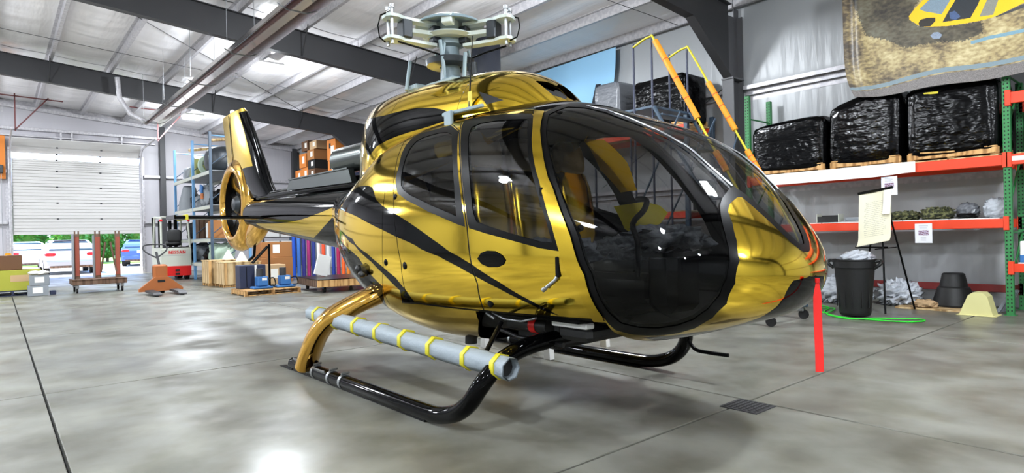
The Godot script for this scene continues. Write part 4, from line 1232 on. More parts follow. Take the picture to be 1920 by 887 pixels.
func build_gear(h: Node3D):
	for side in [1.0, -1.0]:
		var b := MB.new()
		var path := []
		for p in [[1.14, 0.058, -1.05], [1.14, 0.058, 0.4], [1.14, 0.058, 1.15], [1.14, 0.07, 1.38], [1.135, 0.12, 1.56], [1.125, 0.20, 1.68], [1.10, 0.30, 1.75], [1.04, 0.39, 1.79], [0.94, 0.46, 1.80], [0.78, 0.505, 1.80], [0.55, 0.525, 1.79], [0.30, 0.53, 1.77], [0.0, 0.53, 1.76]]:
			path.append(V(-p[0] * side, p[1], p[2]))
		b.tube(smooth_path(path, 4), 0.056, 16)
		var sk := put("landing_skid", b, M.black_gloss, h)
		var sh := MB.new()
		sh.prism(P2([-1.32, 0.002, -1.0, 0.002, -1.0, 0.02, -1.2, 0.02]), -1.18 * side, -1.10 * side)
		sh.box(V(-1.14 * side, 0.008, 0.1), V(0.07, 0.014, 2.3), 0.003)
		put("wear_shoe", sh, M.black_satin, sk)
		for z in [-0.20, 0.02, -0.52]:
			var r := MB.new()
			r.tube([V(-1.14 * side, 0.058, z - 0.018), V(-1.14 * side, 0.058, z + 0.018)], 0.062, 16)
			r.tube([V(-1.14 * side - 0.03, 0.125, z), V(-1.14 * side + 0.04, 0.13, z)], 0.010, 6)
			put("clamp", r, M.steel, sk)
		put("data_plate", B1(V(-1.185 * side, 0.09, -0.36), V(0.012, 0.05, 0.22), 0.003, Basis(V(0, 0, 1), 0.5 * side)), M.steel, sk)
		# rear cross tube in its gold fairing
		var f := MB.new()
		var fp := []
		for p in [[0.0, 0.70, -0.10], [0.45, 0.73, -0.10], [0.66, 0.745, -0.12], [0.80, 0.70, -0.18], [0.95, 0.60, -0.34], [1.03, 0.52, -0.46], [1.09, 0.39, -0.57], [1.12, 0.25, -0.66], [1.135, 0.10, -0.75]]:
			fp.append(V(-p[0] * side, p[1], p[2]))
		f.tube(smooth_path(fp, 4), 0.090, 24, true, 1.75)
		var cf := put("cross_tube_fairing", f, M.gold_rose, h)
		put("skid_foot", B1(V(-1.137 * side, 0.105, -0.78), V(0.13, 0.06, 0.32), 0.015), M.black_satin, cf)
	# boarding step, wrapped in grey foam and yellow tape (starboard only)
	var a := V(-1.03, 0.535, -0.86); var c := V(-1.0, 0.425, 1.93)
	var st := MB.new()
	var pts := []; var rs := []
	var ns := FastNoiseLite.new(); ns.seed = 5; ns.frequency = 1.0
	for i in 31:
		var t := i / 30.0
		pts.append(a.lerp(c, t) + V(0.004 * ns.get_noise_1d(t * 9), 0.006 * ns.get_noise_1d(t * 7 + 30), 0))
		rs.append(0.071 + 0.008 * ns.get_noise_1d(t * 12 + 60))
	st.tube(pts, rs, 7, false)
	var inn := []; var ri := []
	for r in rs: ri.append(r - 0.008)
	st.tube(pts, ri, 7, false)
	var step := put("boarding_step", st, M.foam_wrap, h)
	put("step_core", T1([a.lerp(c, 0.01), a.lerp(c, 0.985)], 0.05, 10), M.black_matte, step)
	for t in [0.06, 0.19, 0.33, 0.46, 0.59, 0.72, 0.86, 0.965]:
		var p := a.lerp(c, t)
		var d := (c - a).normalized()
		put("tape_band", T1([p - d * 0.018, p + d * 0.018], 0.0815, 7), M.tape, step)
	for t in [0.12, 0.90]:
		var p := a.lerp(c, t)
		put("step_bracket", T1([p, V(-0.75, 0.64, p.z - 0.1)], 0.016, 8), M.black_satin, step)
	# tow peg on the port skid
	put("tow_peg", T1(smooth_path([V(1.05, 0.36, 1.78), V(1.06, 0.25, 1.86), V(1.06, 0.235, 1.98), V(1.06, 0.235, 2.16)], 4), 0.016, 8), M.black_satin, h)

func smooth_path(p: Array, n: int) -> Array:
	var out := []
	for i in p.size() - 1:
		var a: Vector3 = p[maxi(i - 1, 0)]; var b: Vector3 = p[i]; var c: Vector3 = p[i + 1]; var d: Vector3 = p[mini(i + 2, p.size() - 1)]
		for k in n: out.append(b.cubic_interpolate(c, a, d, float(k) / n))
	out.append(p[p.size() - 1])
	return out

func build_interior(h: Node3D):
	var fl := MB.new()
	fl.box(V(0, 0.70, 0.95), V(1.40, 0.04, 2.5), 0.01)
	put("cabin_floor", fl, M.lining, h)
	var bk := MB.new()
	bk.box(V(0, 1.30, -0.02), V(1.55, 1.2, 0.05), 0.02)
	put("rear_bulkhead", bk, M.lining, h)
	for e in [[-0.46, 1.28, 0.0], [0.0, 1.22, 0.0], [0.48, 1.28, 0.0], [-0.55, 0.36, 1.0], [-0.18, 0.36, 1.0], [0.18, 0.36, 1.0], [0.55, 0.36, 1.0]]:
		var b := MB.new()
		b.xf = Transform3D(Basis.IDENTITY, V(e[0], 0.74, e[1]))
		var w := 0.42 if e[2] < 0.5 else 0.34
		b.blob(V(0, 0.24, 0.12), V(w / 2, 0.10, 0.27), 0.06, 3, 2.0, 24, 12, 0.6)
		var seat := put("seat", b, M.seat_plastic, h)
		var bb := MB.new()
		bb.xf = b.xf * Transform3D(Basis(V(1, 0, 0), -0.16), V(0, 0.25, -0.12))
		bb.blob(V(0, 0.38, 0), V(w / 2, 0.42, 0.075), 0.05, 7, 2.0, 24, 16, 0.6)
		put("backrest", bb, M.gold_satin if e[2] < 0.5 else M.seat, seat)
		var hr := MB.new()
		hr.xf = bb.xf
		hr.blob(V(0, 0.88, 0.01), V(w / 2 * 0.78, 0.15, 0.07), 0.05, 9, 2.0, 24, 12, 0.6)
		put("headrest", hr, M.seat, seat)
		var lg := MB.new()
		lg.xf = b.xf
		for s in [-1, 1]: lg.box(V(s * w * 0.35, 0.07, 0.1), V(0.03, 0.16, 0.4), 0.005)
		put("seat_frame", lg, M.black_satin, seat)
	var ip := MB.new()
	ip.box(V(0.05, 0.90, 2.36), V(0.34, 0.40, 0.22), 0.05)
	ip.box(V(0.05, 1.10, 2.38), V(0.50, 0.08, 0.26), 0.03)
	ip.box(V(0.05, 0.84, 1.85), V(0.24, 0.20, 0.8), 0.04)
	put("instrument_console", ip, M.lining, h)
	put("compass_mount", T1(smooth_path([V(-0.33, 0.95, 2.36), V(-0.35, 1.15, 2.38), V(-0.35, 1.27, 2.345), V(-0.35, 1.35, 2.43), V(-0.35, 1.41, 2.45), V(-0.35, 1.42, 2.38)], 4), 0.018, 10), M.black_satin, h)
	for x in [-0.42, 0.46]:
		put("cyclic_stick", T1(smooth_path([V(x, 0.74, 1.86), V(x + 0.01, 0.95, 1.92), V(x + 0.02, 1.10, 1.86), V(x + 0.02, 1.22, 1.90), V(x + 0.02, 1.26, 1.97)], 4), 0.022, 10), M.black_satin, h)
	var dr := MB.new()
	dr.box(V(0, 2.02, 1.2), V(0.9, 0.03, 1.3), 0.01)
	put("headliner", dr, M.lining, h)
	# dust covers lying on the console and the seats
	var base := Transform3D(Basis(V(0, 1, 0), deg_to_rad(0.9)), V(3.285, 0, -4.72))
	for e in [[V(0.0, 1.16, 2.32), V(0.30, 0.09, 0.24), 3, "grey dust sheet heaped on the cockpit console"], [V(-0.44, 1.09, 1.72), V(0.20, 0.10, 0.34), 5, "grey dust sheet on the seat by the pillar"], [V(0.46, 1.09, 1.70), V(0.20, 0.10, 0.30), 7, "grey dust sheet on the seat by the yellow door"]]:
		var b := MB.new()
		b.xf = base
		b.blob(e[0], e[1], 0.5, e[2], 2.2, 32, 18, 0.8, true)
		tag(put("dust_sheet", b, M.blanket), e[3], "dust sheet")

# ---------------------------------------------------------------- along the racking wall
func fill_poly(im: Image, poly: Array, col: Color, jitter := 0.0):
	var p := PackedVector2Array()
	for i in range(0, poly.size(), 2): p.append(Vector2(poly[i] * im.get_width(), poly[i + 1] * im.get_height()))
	var r := bounds(p)
	var rng := RandomNumberGenerator.new(); rng.seed = 99
	for y in range(maxi(0, int(r.position.y)), mini(im.get_height(), int(r.end.y) + 1)):
		for x in range(maxi(0, int(r.position.x)), mini(im.get_width(), int(r.end.x) + 1)):
			if Geometry2D.is_point_in_polygon(Vector2(x + 0.5, y + 0.5), p):
				var k := 1.0 + rng.randf_range(-jitter, jitter)
				im.set_pixel(x, y, Color(col.r * k, col.g * k, col.b * k))

const PRINT := {
	"body": [0.342, 0.401, 0.304, 0.452, 0.281, 0.491, 0.282, 0.517, 0.317, 0.571, 0.340, 0.592, 0.426, 0.618, 0.548, 0.625, 0.594, 0.621, 0.684, 0.586, 0.95, 0.50, 0.95, 0.40, 0.517, 0.30],
	"ws": [0.371, 0.404, 0.450, 0.424, 0.406, 0.534, 0.341, 0.486, 0.323, 0.463],
	"door": [0.470, 0.430, 0.550, 0.470, 0.536, 0.522, 0.509, 0.594, 0.409, 0.586, 0.427, 0.534],
	"rear": [0.575, 0.480, 0.610, 0.500, 0.587, 0.607, 0.540, 0.599, 0.549, 0.568],
	"chin": [0.318, 0.556, 0.325, 0.537, 0.351, 0.534, 0.382, 0.545, 0.382, 0.569, 0.362, 0.596, 0.321, 0.583],
	"seat": [0.434, 0.531, 0.455, 0.528, 0.475, 0.572, 0.458, 0.588, 0.437, 0.574],
	"tail": [0.594, 0.621, 0.684, 0.592, 0.98, 0.50, 0.98, 0.53, 0.684, 0.614, 0.597, 0.628],
	"skid": [0.507, 0.742, 0.570, 0.731, 0.95, 0.76, 0.95, 0.785, 0.573, 0.752, 0.507, 0.762],
	"ball": [0.361, 0.658, 0.375, 0.642, 0.393, 0.646, 0.406, 0.669, 0.397, 0.690, 0.371, 0.685],
	"road": [0.0, 0.925, 0.221, 0.902, 0.408, 0.886, 0.680, 0.900, 1.0, 0.925, 1.0, 0.95, 0.680, 0.927, 0.408, 0.916, 0.220, 0.931, 0.0, 0.95],
	"curb": [0.0, 0.955, 0.220, 0.940, 0.408, 0.925, 0.680, 0.936, 1.0, 0.955, 1.0, 1.0, 0.0, 1.0],
	"dark": [0.0, 0.0, 0.331, 0.0, 0.331, 0.383, 0.281, 0.491, 0.317, 0.571, 0.426, 0.618, 0.548, 0.625, 0.547, 0.705, 0.480, 0.732, 0.393, 0.712, 0.262, 0.702, 0.185, 0.611, 0.10, 0.55, 0.05, 0.3],
}

func banner_print() -> ImageTexture:
	var w := 720; var hh := 506
	var ns := FastNoiseLite.new(); ns.seed = 3; ns.frequency = 0.045; ns.fractal_octaves = 5
	var n2 := FastNoiseLite.new(); n2.seed = 8; n2.frequency = 0.008; n2.fractal_octaves = 4
	var im := Image.create(w, hh, false, Image.FORMAT_RGB8)
	var gr := Gradient.new()
	gr.offsets = PackedFloat32Array([0.0, 0.35, 0.6, 1.0])
	gr.colors = PackedColorArray([Color(0.24, 0.20, 0.15), Color(0.46, 0.40, 0.28), Color(0.63, 0.56, 0.39), Color(0.78, 0.73, 0.56)])
	for y in hh:
		for x in w:
			var t := 0.55 + 0.38 * ns.get_noise_2d(x, y * 1.6) + 0.55 * n2.get_noise_2d(x, y)
			if x < 60: t -= 0.35 * (1.0 - x / 60.0)
			im.set_pixel(x, y, gr.sample(clampf(t, 0.0, 1.0)))
	var dk := Image.create(w, hh, false, Image.FORMAT_RGB8)
	var p := PackedVector2Array()
	var d: Array = PRINT.dark
	for i in range(0, d.size(), 2): p.append(Vector2(d[i] * w, d[i + 1] * hh))
	for y in hh:
		for x in w:
			var q := Vector2(x + 9.0 * ns.get_noise_2d(x * 3, y * 3), y + 9.0 * ns.get_noise_2d(x * 3 + 99, y * 3))
			if Geometry2D.is_point_in_polygon(q, p):
				var c := im.get_pixel(x, y)
				im.set_pixel(x, y, Color(c.r * 0.52, c.g * 0.54, c.b * 0.60))
	fill_poly(im, PRINT.road, Color(0.45, 0.52, 0.55), 0.05)
	fill_poly(im, PRINT.curb, Color(0.43, 0.41, 0.40), 0.25)
	fill_poly(im, PRINT.body, Color(0.93, 0.72, 0.05), 0.02)
	fill_poly(im, PRINT.tail, Color(0.22, 0.22, 0.22), 0.05)
	fill_poly(im, PRINT.ws, Color(0.46, 0.53, 0.58), 0.08)
	fill_poly(im, PRINT.door, Color(0.12, 0.14, 0.16), 0.1)
	fill_poly(im, PRINT.seat, Color(0.25, 0.33, 0.48), 0.1)
	fill_poly(im, PRINT.rear, Color(0.50, 0.50, 0.46), 0.08)
	fill_poly(im, PRINT.chin, Color(0.13, 0.11, 0.08), 0.1)
	fill_poly(im, PRINT.skid, Color(0.44, 0.58, 0.64), 0.06)
	fill_poly(im, PRINT.ball, Color(0.50, 0.55, 0.62), 0.15)
	im.generate_mipmaps()
	return ImageTexture.create_from_image(im)

func note_print(seed_: int) -> ImageTexture:      # a printed notice: grey lines of text round a small picture
	var im := Image.create(96, 128, false, Image.FORMAT_RGB8)
	im.fill(Color(0.88, 0.88, 0.90))
	var rng := RandomNumberGenerator.new(); rng.seed = seed_
	for k in 4:
		im.fill_rect(Rect2i(20 + rng.randi() % 8, 14 + k * 7, 40 + rng.randi() % 16, 2), Color(0.55, 0.55, 0.58))
	for y in range(44, 78):
		for x in range(20, 76):
			var t := sin(x * 0.35 + y * 0.6 + seed_) + sin(x * 0.13 - y * 0.4)
			im.set_pixel(x, y, Color(0.45, 0.28, 0.36) if t > 0.2 else Color(0.70, 0.66, 0.74))
	for k in 3: im.fill_rect(Rect2i(32, 92 + k * 9, 30, 2), Color(0.6, 0.6, 0.62))
	return ImageTexture.create_from_image(im)

func chart_print() -> ImageTexture:
	var im := Image.create(128, 256, false, Image.FORMAT_RGB8)
	im.fill(Color(0.86, 0.84, 0.74))
	var rng := RandomNumberGenerator.new(); rng.seed = 17
	for k in 19:
		var y := 52 + k * 9
		var x := 20 + rng.randi() % 10
		var e := 92 + rng.randi() % 22
		while x < e:
			var l := 4 + rng.randi() % 10
			for i in l:
				if x + i < e: im.set_pixel(x + i, y + int(1.6 * sin((x + i) * 1.3)) - int((x + i) * 0.02), Color(0.34, 0.34, 0.33))
			x += l + 2
	return ImageTexture.create_from_image(im)

func make_pallet_parts(t: Node3D, w: float, d: float, m: Material):      # w along x, d along z
	for i in 6: put("deck_board", B1(V(0, 0.115, -d / 2 + d * (i + 0.5) / 6), V(w, 0.018, d / 6 * 0.78), 0.003), m, t)
	for i in 3: put("stringer", B1(V(lerpf(-w / 2 + 0.03, w / 2 - 0.03, i / 2.0), 0.062, 0), V(0.045, 0.088, d), 0.004), m, t)
	for i in 3: put("bottom_board", B1(V(0, 0.009, lerpf(-d / 2 + 0.05, d / 2 - 0.05, i / 2.0)), V(w, 0.018, 0.09), 0.003), m, t)

func wrapped(called: String, label: String, at: Vector3, size: Vector3, seed_: int, m: Material, slant := 0.0, group := "") -> Node3D:
	var t := thing(called, label, "pallet load", at, 0.0, group)
	make_pallet_parts(t, size.x, size.z * 0.96, M.pine)
	var b := MB.new()
	var ns := FastNoiseLite.new(); ns.seed = seed_; ns.frequency = 2.2; ns.fractal_octaves = 3
	# a box-shaped load under tight film: rounded, bulging, its top sloping where slant asks for it
	var H := size.y - 0.12
	b.blob(V(0, 0.02 + (H + 0.10) / 2, 0), V(size.x / 2 + 0.014, (H + 0.10) / 2, size.z / 2), 0.03, seed_, 1.2, 56, 32, 0.22)
	for i in b.v.size():
		var p := b.v[i]
		p += b.n[i] * 0.015 * ns.get_noise_3dv(p * 2.0)
		if slant != 0.0: p.y -= slant * clampf(-p.z / size.z + 0.10, 0.0, 0.6) * (p.y - 0.12) / H
		b.v[i] = p
	put("wrapped_goods", b, m, t)
	return t

func perforated_post(mb: MB, holes: MB, x: float, z: float, h: float, face: float):
	mb.box(V(x, h / 2, z), V(0.075, h, 0.085), 0.006)
	var y := 0.06
	while y < h - 0.04:
		for s in [-0.02, 0.02]: holes.box(V(x + face * 0.038, y + (0.0 if s < 0 else 0.004), z + s), V(0.004, 0.022, 0.015), 0.0)
		y += 0.052

func build_racks():
	var x0 := 10.30; var x1 := 11.08
	# main rack, the beam bay beside it shares the post at z = -1.95
	var t := thing("pallet_rack", "green and orange pallet rack along the wall holding black wrapped loads", "rack", V(0, 0, 0))
	var zs := [-5.58, -1.93, 1.72]
	for z in zs:
		var hp: float = 3.60 if z < -5 else 3.2
		for x in [x0, x1]:
			var p := MB.new(); var hl := MB.new()
			perforated_post(p, hl, x, z, hp, -1.0)
			var po := put("post", p, M.green, t)
			var ho := put("post_hole", hl, M.black_matte, po)
			ho.set_meta("kind", "stuff")
			put("foot_plate", B1(V(x, 0.004, z), V(0.12, 0.008, 0.13)), M.green, po)
		for k in 3:
			var y := 0.35 + k * 1.05
			put("frame_brace", T1([V(x0, y, z), V(x1, y + 0.75, z)], 0.014, 6), M.green, t)
			put("frame_brace", T1([V(x0, y + 0.75, z), V(x1, y + 0.75, z)], 0.014, 6), M.green, t)
	for bay in [[0, 1.29, 0.125], [0, 2.14, 0.14], [1, 0.69, 0.115], [1, 2.96, 0.15], [1, 2.14, 0.14], [0, 0.34, 0.11]]:
		var i: int = bay[0]; var y: float = bay[1]; var hh: float = bay[2]
		for x in [x0 - 0.01, x1 + 0.01]:
			if y < 0.4 and x < 11: continue
			var b := MB.new()
			b.box(V(x, y - hh / 2, (zs[i] + zs[i + 1]) / 2), V(0.055, hh, zs[i + 1] - zs[i] - 0.08), 0.006)
			for e in [zs[i] + 0.02, zs[i + 1] - 0.02]: b.box(V(x - 0.01, y - hh / 2, e), V(0.075, hh + 0.06, 0.06), 0.004)
			put("beam", b, M.orange if y > 0.4 else M.dark_red, t)
	for e in [[0, 1.29], [0, 2.14], [1, 0.69], [1, 2.14]]:
		var i: int = e[0]
		for k in 6:
			var z: float = lerpf(zs[i] + 0.08, zs[i + 1] - 0.08, (k + 0.5) / 6.0)
			put("shelf_board", B1(V((x0 + x1) / 2 - 0.01, e[1] + 0.008, z), V(x1 - x0 + 0.03, 0.016, 0.56), 0.003), M.white if e[1] < 1.5 else M.ply, t)
	put("beam_label", B1(V(x0 - 0.04, 2.08, -1.80), V(0.004, 0.06, 0.16)), M.paper, t)
	# loads on the upper shelf
	wrapped("wrapped_load", "low black film wrapped pallet load beside the hangar column", V(10.71, 2.162, -4.89), V(0.84, 0.92, 1.27), 3, M.wrap, 0.10, "black wrapped loads on the rack")
	wrapped("wrapped_load", "black wrapped load with a sloping shoulder between two others", V(10.71, 2.162, -3.69), V(0.84, 1.16, 1.05), 5, M.wrap, 0.30, "black wrapped loads on the rack")
	var w3 := wrapped("wrapped_load", "tall square black wrapped load with yellow tape under the helicopter banner", V(10.71, 2.162, -2.56), V(0.84, 1.08, 1.13), 8, M.wrap, 0.0, "black wrapped loads on the rack")
	put("tape_strip", B1(V(-0.425, 0.96, -0.28), V(0.012, 0.035, 0.30), 0.003, Basis(V(1, 0, 0), 0.06)), M.yellow, w3)
	put("pallet_slat", B1(V(-0.43, 0.10, -0.16), V(0.02, 0.022, 0.42), 0.003, Basis(V(1, 0, 0), 0.05)), M.pine, w3)
	put("pallet_slat", B1(V(-0.43, 0.03, 0.05), V(0.02, 0.022, 0.90), 0.003), M.pine, w3)
	wrapped("wrapped_load", "black wrapped load beyond the second green post", V(10.71, 2.162, -1.20), V(0.84, 0.66, 1.10), 12, M.wrap, 0.0, "black wrapped loads on the rack")
	# paper draped over the upper beam
	var sh := MB.new()
	sh.sheet(func(s: float, q: float) -> Vector3:
		var z := lerpf(-5.30, -2.98, s)
		var low := 1.975 + 0.03 * smoothstep(0.75, 1.0, s)
		return V(10.238 - 0.008 * sin(9.0 * s + 2.0 * q) - 0.012 * q, lerpf(2.16, low, q), z - 0.22 * (1.0 - q) * (1.0 if s > 0.9 else 0.0) * 0.0), 30, 6, 0.003)
	tag(put("paper_drape", sh, M.paper), "white paper sheet draped over the upper orange beam", "sheet")
	for e in [[-3.33, 1.83, 1, "printed notice taped below the paper drape on the upper beam"], [-2.90, 1.11, 2, "printed notice taped to the lower orange beam"]]:
		var b := MB.new()
		b.face(V(10.255, e[1] + 0.14, e[0] - 0.108), V(10.255, e[1] + 0.14, e[0] + 0.108), V(10.255, e[1] - 0.14, e[0] + 0.108), V(10.255, e[1] - 0.14, e[0] - 0.108), V(-1, 0, 0))
		b.box(V(10.2575, e[1], e[0]), V(0.002, 0.278, 0.214))
		var m := mat(Color(1, 1, 1), 0.8)
		m.albedo_texture = note_print(e[2])
		tag(put("notice_sheet", b, m), e[3], "notice")
	# things on the lower shelf
	var y := 1.307
	var tr := thing("open_tray", "small black open tray on the lower shelf by the nose", "tray", V(10.52, y, -4.30))
	put("tray_back", B1(V(0.09, 0.06, 0), V(0.02, 0.12, 0.34), 0.004), M.black_plastic, tr)
	for s in [-1, 1]: put("tray_side", B1(V(0, 0.07, s * 0.17), V(0.2, 0.14, 0.012), 0.004), M.ivory, tr)
	put("tray_floor", B1(V(0, 0.006, 0), V(0.2, 0.012, 0.33), 0.003), M.black_plastic, tr)
	put("tray_front", B1(V(-0.09, 0.05, 0), V(0.012, 0.10, 0.33), 0.003), M.black_plastic, tr)
	var fp := MB.new()
	fp.box(V(0, 0.012, 0), V(0.34, 0.02, 0.40), 0.006); fp.box(V(0.05, 0.05, -0.1), V(0.2, 0.05, 0.22), 0.01, Basis(V(0, 1, 0), 0.3))
	var fo := put("folded_parts", fp, M.grey_part); fo.position = V(10.56, y, -3.88)
	tag(fo, "flat grey metal parts lying beside the black tray", "parts")
	for e in [[10.62, -3.24, 0.18, 0.075, 0.19, 11], [10.56, -2.80, 0.17, 0.095, 0.19, 13]]:
		var b := MB.new()
		b.blob(V(0, e[3] * 0.8, 0), V(e[2], e[3], e[4]), 0.5, e[5], 3.0, 36, 20, 0.75, true)
		var o := put("camouflage_net", b, M.camo); o.position = V(e[0], y + 0.005, e[1])
		tag(o, "heap of olive camouflage netting beside the flip chart" if e[5] == 11 else "larger heap of olive camouflage netting on the lower shelf", "netting")
	var bs := MB.new()
	bs.blob(V(0, 0.03, 0), V(0.14, 0.04, 0.12), 0.3, 21, 3.0, 28, 14, 0.8, true)
	var bo := put("black_strap", bs, M.black_satin); bo.position = V(10.46, y + 0.004, -2.42)
	tag(bo, "coil of black webbing beside the netting", "strap")
	for e in [[10.84, -2.50, 0.13, 0.12, 0.13, 31, "grey film wrapped bundle behind the black webbing"], [10.86, -2.16, 0.16, 0.15, 0.15, 33, "bright silver wrapped bundle beside the green post"], [10.84, -1.62, 0.14, 0.13, 0.14, 35, "silver wrapped bundle behind the second green post"]]:
		var b := MB.new()
		b.blob(V(0, e[3] * 0.8, 0), V(e[2], e[3], e[4]), 0.35, e[5], 3.0, 36, 20, 0.8, true)
		var o := put("wrapped_bundle", b, M.film if e[5] != 31 else M.wrap_grey)
		o.position = V(e[0], (y if e[1] < -1.9 else 0.71) + 0.004, e[1])
		tag(o, e[6], "bundle")
	var bx := thing("storage_box", "white and blue carton on the low shelf beyond the second post", "box", V(10.44, 0.708, -1.62))
	put("carton", B1(V(0, 0.14, 0), V(0.30, 0.28, 0.40), 0.008), M.white, bx)
	put("blue_band", B1(V(0, 0.05, 0), V(0.306, 0.10, 0.406), 0.008), M.blue, bx)
	# a farther rack behind the cabin
	var r2 := thing("storage_rack", "blue storage rack with wrapped loads between wall and helicopter", "rack", V(0, 0, 0))
	for z in [-6.75, -10.4]:
		for x in [10.15, 11.05]: put("post", B1(V(x, 1.75, z), V(0.08, 3.5, 0.08), 0.005), M.blue_grey, r2)
	for yy in [1.6, 3.28]:
		for x in [10.15, 11.05]: put("beam", B1(V(x, yy - 0.06, -8.575), V(0.05, 0.12, 3.57), 0.004), M.orange, r2)
		put("shelf_board", B1(V(10.6, yy + 0.01, -8.575), V(0.95, 0.02, 3.55), 0.003), M.ply, r2)
	wrapped("wrapped_load", "grey film wrapped load beside the light blue banner", V(10.60, 3.305, -8.78), V(0.80, 1.18, 0.72), 41, M.wrap_grey)
	wrapped("wrapped_load", "black wrapped load high behind the rolling stairs", V(10.60, 3.305, -7.44), V(0.80, 1.02, 1.30), 43, M.wrap)

func build_banners():
	var b := MB.new()
	b.sheet(func(s: float, q: float) -> Vector3:
		var z := lerpf(-3.9, -0.7, s)
		var fold := 0.025 * exp(-pow((s - 0.03) / 0.02, 2.0)) - 0.02 * exp(-pow((s - 0.07) / 0.02, 2.0))
		return V(10.16 + fold + 0.012 * sin(7.0 * s), lerpf(5.30, 3.17 + 0.07 * exp(-s * 9.0) , q) - 0.02 * sin(14.0 * s) * q, z + 0.16 * pow(q, 8.0) * (1.0 - s) * 0.9), 60, 24, 0.002, true)
	var m := mat(Color(1, 1, 1), 0.35)
	m.albedo_texture = banner_print()
	tag(put("helicopter_banner", b, m), "large vinyl banner printed with a yellow helicopter over dry grass", "banner")
	var c := MB.new()
	c.sheet(func(s: float, q: float) -> Vector3:
		return V(11.12 - 0.03 * sin(6.0 * s) * q, lerpf(5.52, 4.05, q) + 0.03 * s, lerpf(-12.3, -9.25, s) - 0.18 * q * s + 0.03 * sin(5 * q) * s), 30, 16, 0.002, true)
	var o := put("blue_banner", c, M.cloth_blue)
	tag(o, "light blue banner hanging high on the racking wall", "banner")
	var d := MB.new()
	d.prism(P2([-9.98, 4.28, -9.82, 4.78, -9.66, 4.76, -9.80, 4.26]), 11.04, 11.05)
	put("dark_emblem", d, M.cloth_navy, o)
	var e := MB.new()
	e.sheet(func(s: float, q: float) -> Vector3:
		return V(8.55 + 0.03 * sin(9.0 * s), lerpf(5.78, 4.80, q), lerpf(-11.42, -10.38, s)), 20, 8, 0.002, true)
	tag(put("navy_banner", e, M.cloth_navy), "dark navy cloth hanging from a purlin behind the rotor head", "banner")

func build_stairs():
	var t := thing("rolling_stairs", "tall blue rolling stairs with yellow padded handrails beside the racks", "stairs", V(0, 0, 0))
	var xa := 7.38; var xb := 8.28
	for x in [xa, xb]:
		var fr := MB.new()
		fr.tube([V(x, 0.22, -3.80), V(x, 3.05, -5.45)], 0.028, 8)
		put("stringer", fr, M.blue_grey, t)
		for z in [-5.47, -5.80, -6.6]:
			put("upright", T1([V(x, 0.15, z), V(x, 4.05 if z > -6 else 3.1, z)], 0.016, 8), M.navy, t)
		put("base_rail", T1([V(x, 0.19, -3.70), V(x, 0.17, -6.7)], 0.026, 8), M.blue_grey, t)
		put("side_brace", T1([V(x, 0.3, -6.5), V(x, 2.9, -5.0)], 0.015, 6), M.blue_grey, t)
		put("handrail_post", T1([V(x, 2.05, -4.86), V(x, 2.62, -4.64)], 0.013, 6), M.blue_grey, t)
		put("handrail_post", T1([V(x, 0.9, -4.2), V(x, 1.45, -3.98)], 0.013, 6), M.blue_grey, t)
		var rl := put("handrail", T1(smooth_path([V(x, 4.0, -5.80), V(x, 4.08, -5.5), V(x, 3.92, -5.36), V(x, 2.45, -4.56), V(x, 1.05, -3.78), V(x, 0.62, -3.74)], 5), 0.017, 8), M.yellow, t)
		var pads := [[0.0, 0.62], [0.86, 1.0]] if x == xa else [[0.27, 0.66], [0.82, 1.0]]
		for p in pads:
			var a: Vector3 = V(x, 4.0, -5.40).lerp(V(x, 2.0, -4.31), p[0]); var c: Vector3 = V(x, 4.0, -5.40).lerp(V(x, 2.0, -4.31), p[1])
			put("foam_pad", T1([a, c], 0.042, 10), M.foam_yellow, rl)
			for k in 3:
				var q: Vector3 = a.lerp(c, (k + 1) / 4.0)
				put("pad_tie", T1([q, q + (c - a).normalized() * 0.012], 0.044, 10), M.orange, rl)
		for z in [-3.78, -6.62]:
			var cs := MB.new()
			cs.tube([V(x, 0.07, z + 0.02), V(x, 0.18, z)], 0.012, 6)
			cs.box(V(x, 0.13, z), V(0.07, 0.05, 0.08), 0.01)
			var fk := put("caster_fork", cs, M.steel, t)
			put("caster_wheel", T1([V(x - 0.016, 0.067, z + 0.03), V(x + 0.016, 0.067, z + 0.03)], 0.065, 16), M.rubber, fk)
	for k in 11:
		var q := (k + 0.7) / 11.2
		put("tread", B1(V((xa + xb) / 2, lerpf(0.22, 3.05, q), lerpf(-3.80, -5.45, q) - 0.03), V(xb - xa - 0.03, 0.03, 0.19), 0.005), M.blue_grey, t)
	put("platform", B1(V((xa + xb) / 2, 3.06, -6.05), V(xb - xa, 0.04, 1.15), 0.006), M.blue_grey, t)
	for z in [-5.80, -6.6]:
		put("cross_bar", T1([V(xa, 2.9, z), V(xb, 2.9, z)], 0.015, 6), M.navy, t)
	put("cross_bar", T1([V(xa, 0.19, -3.72), V(xb, 0.19, -3.72)], 0.024, 8), M.blue_grey, t)

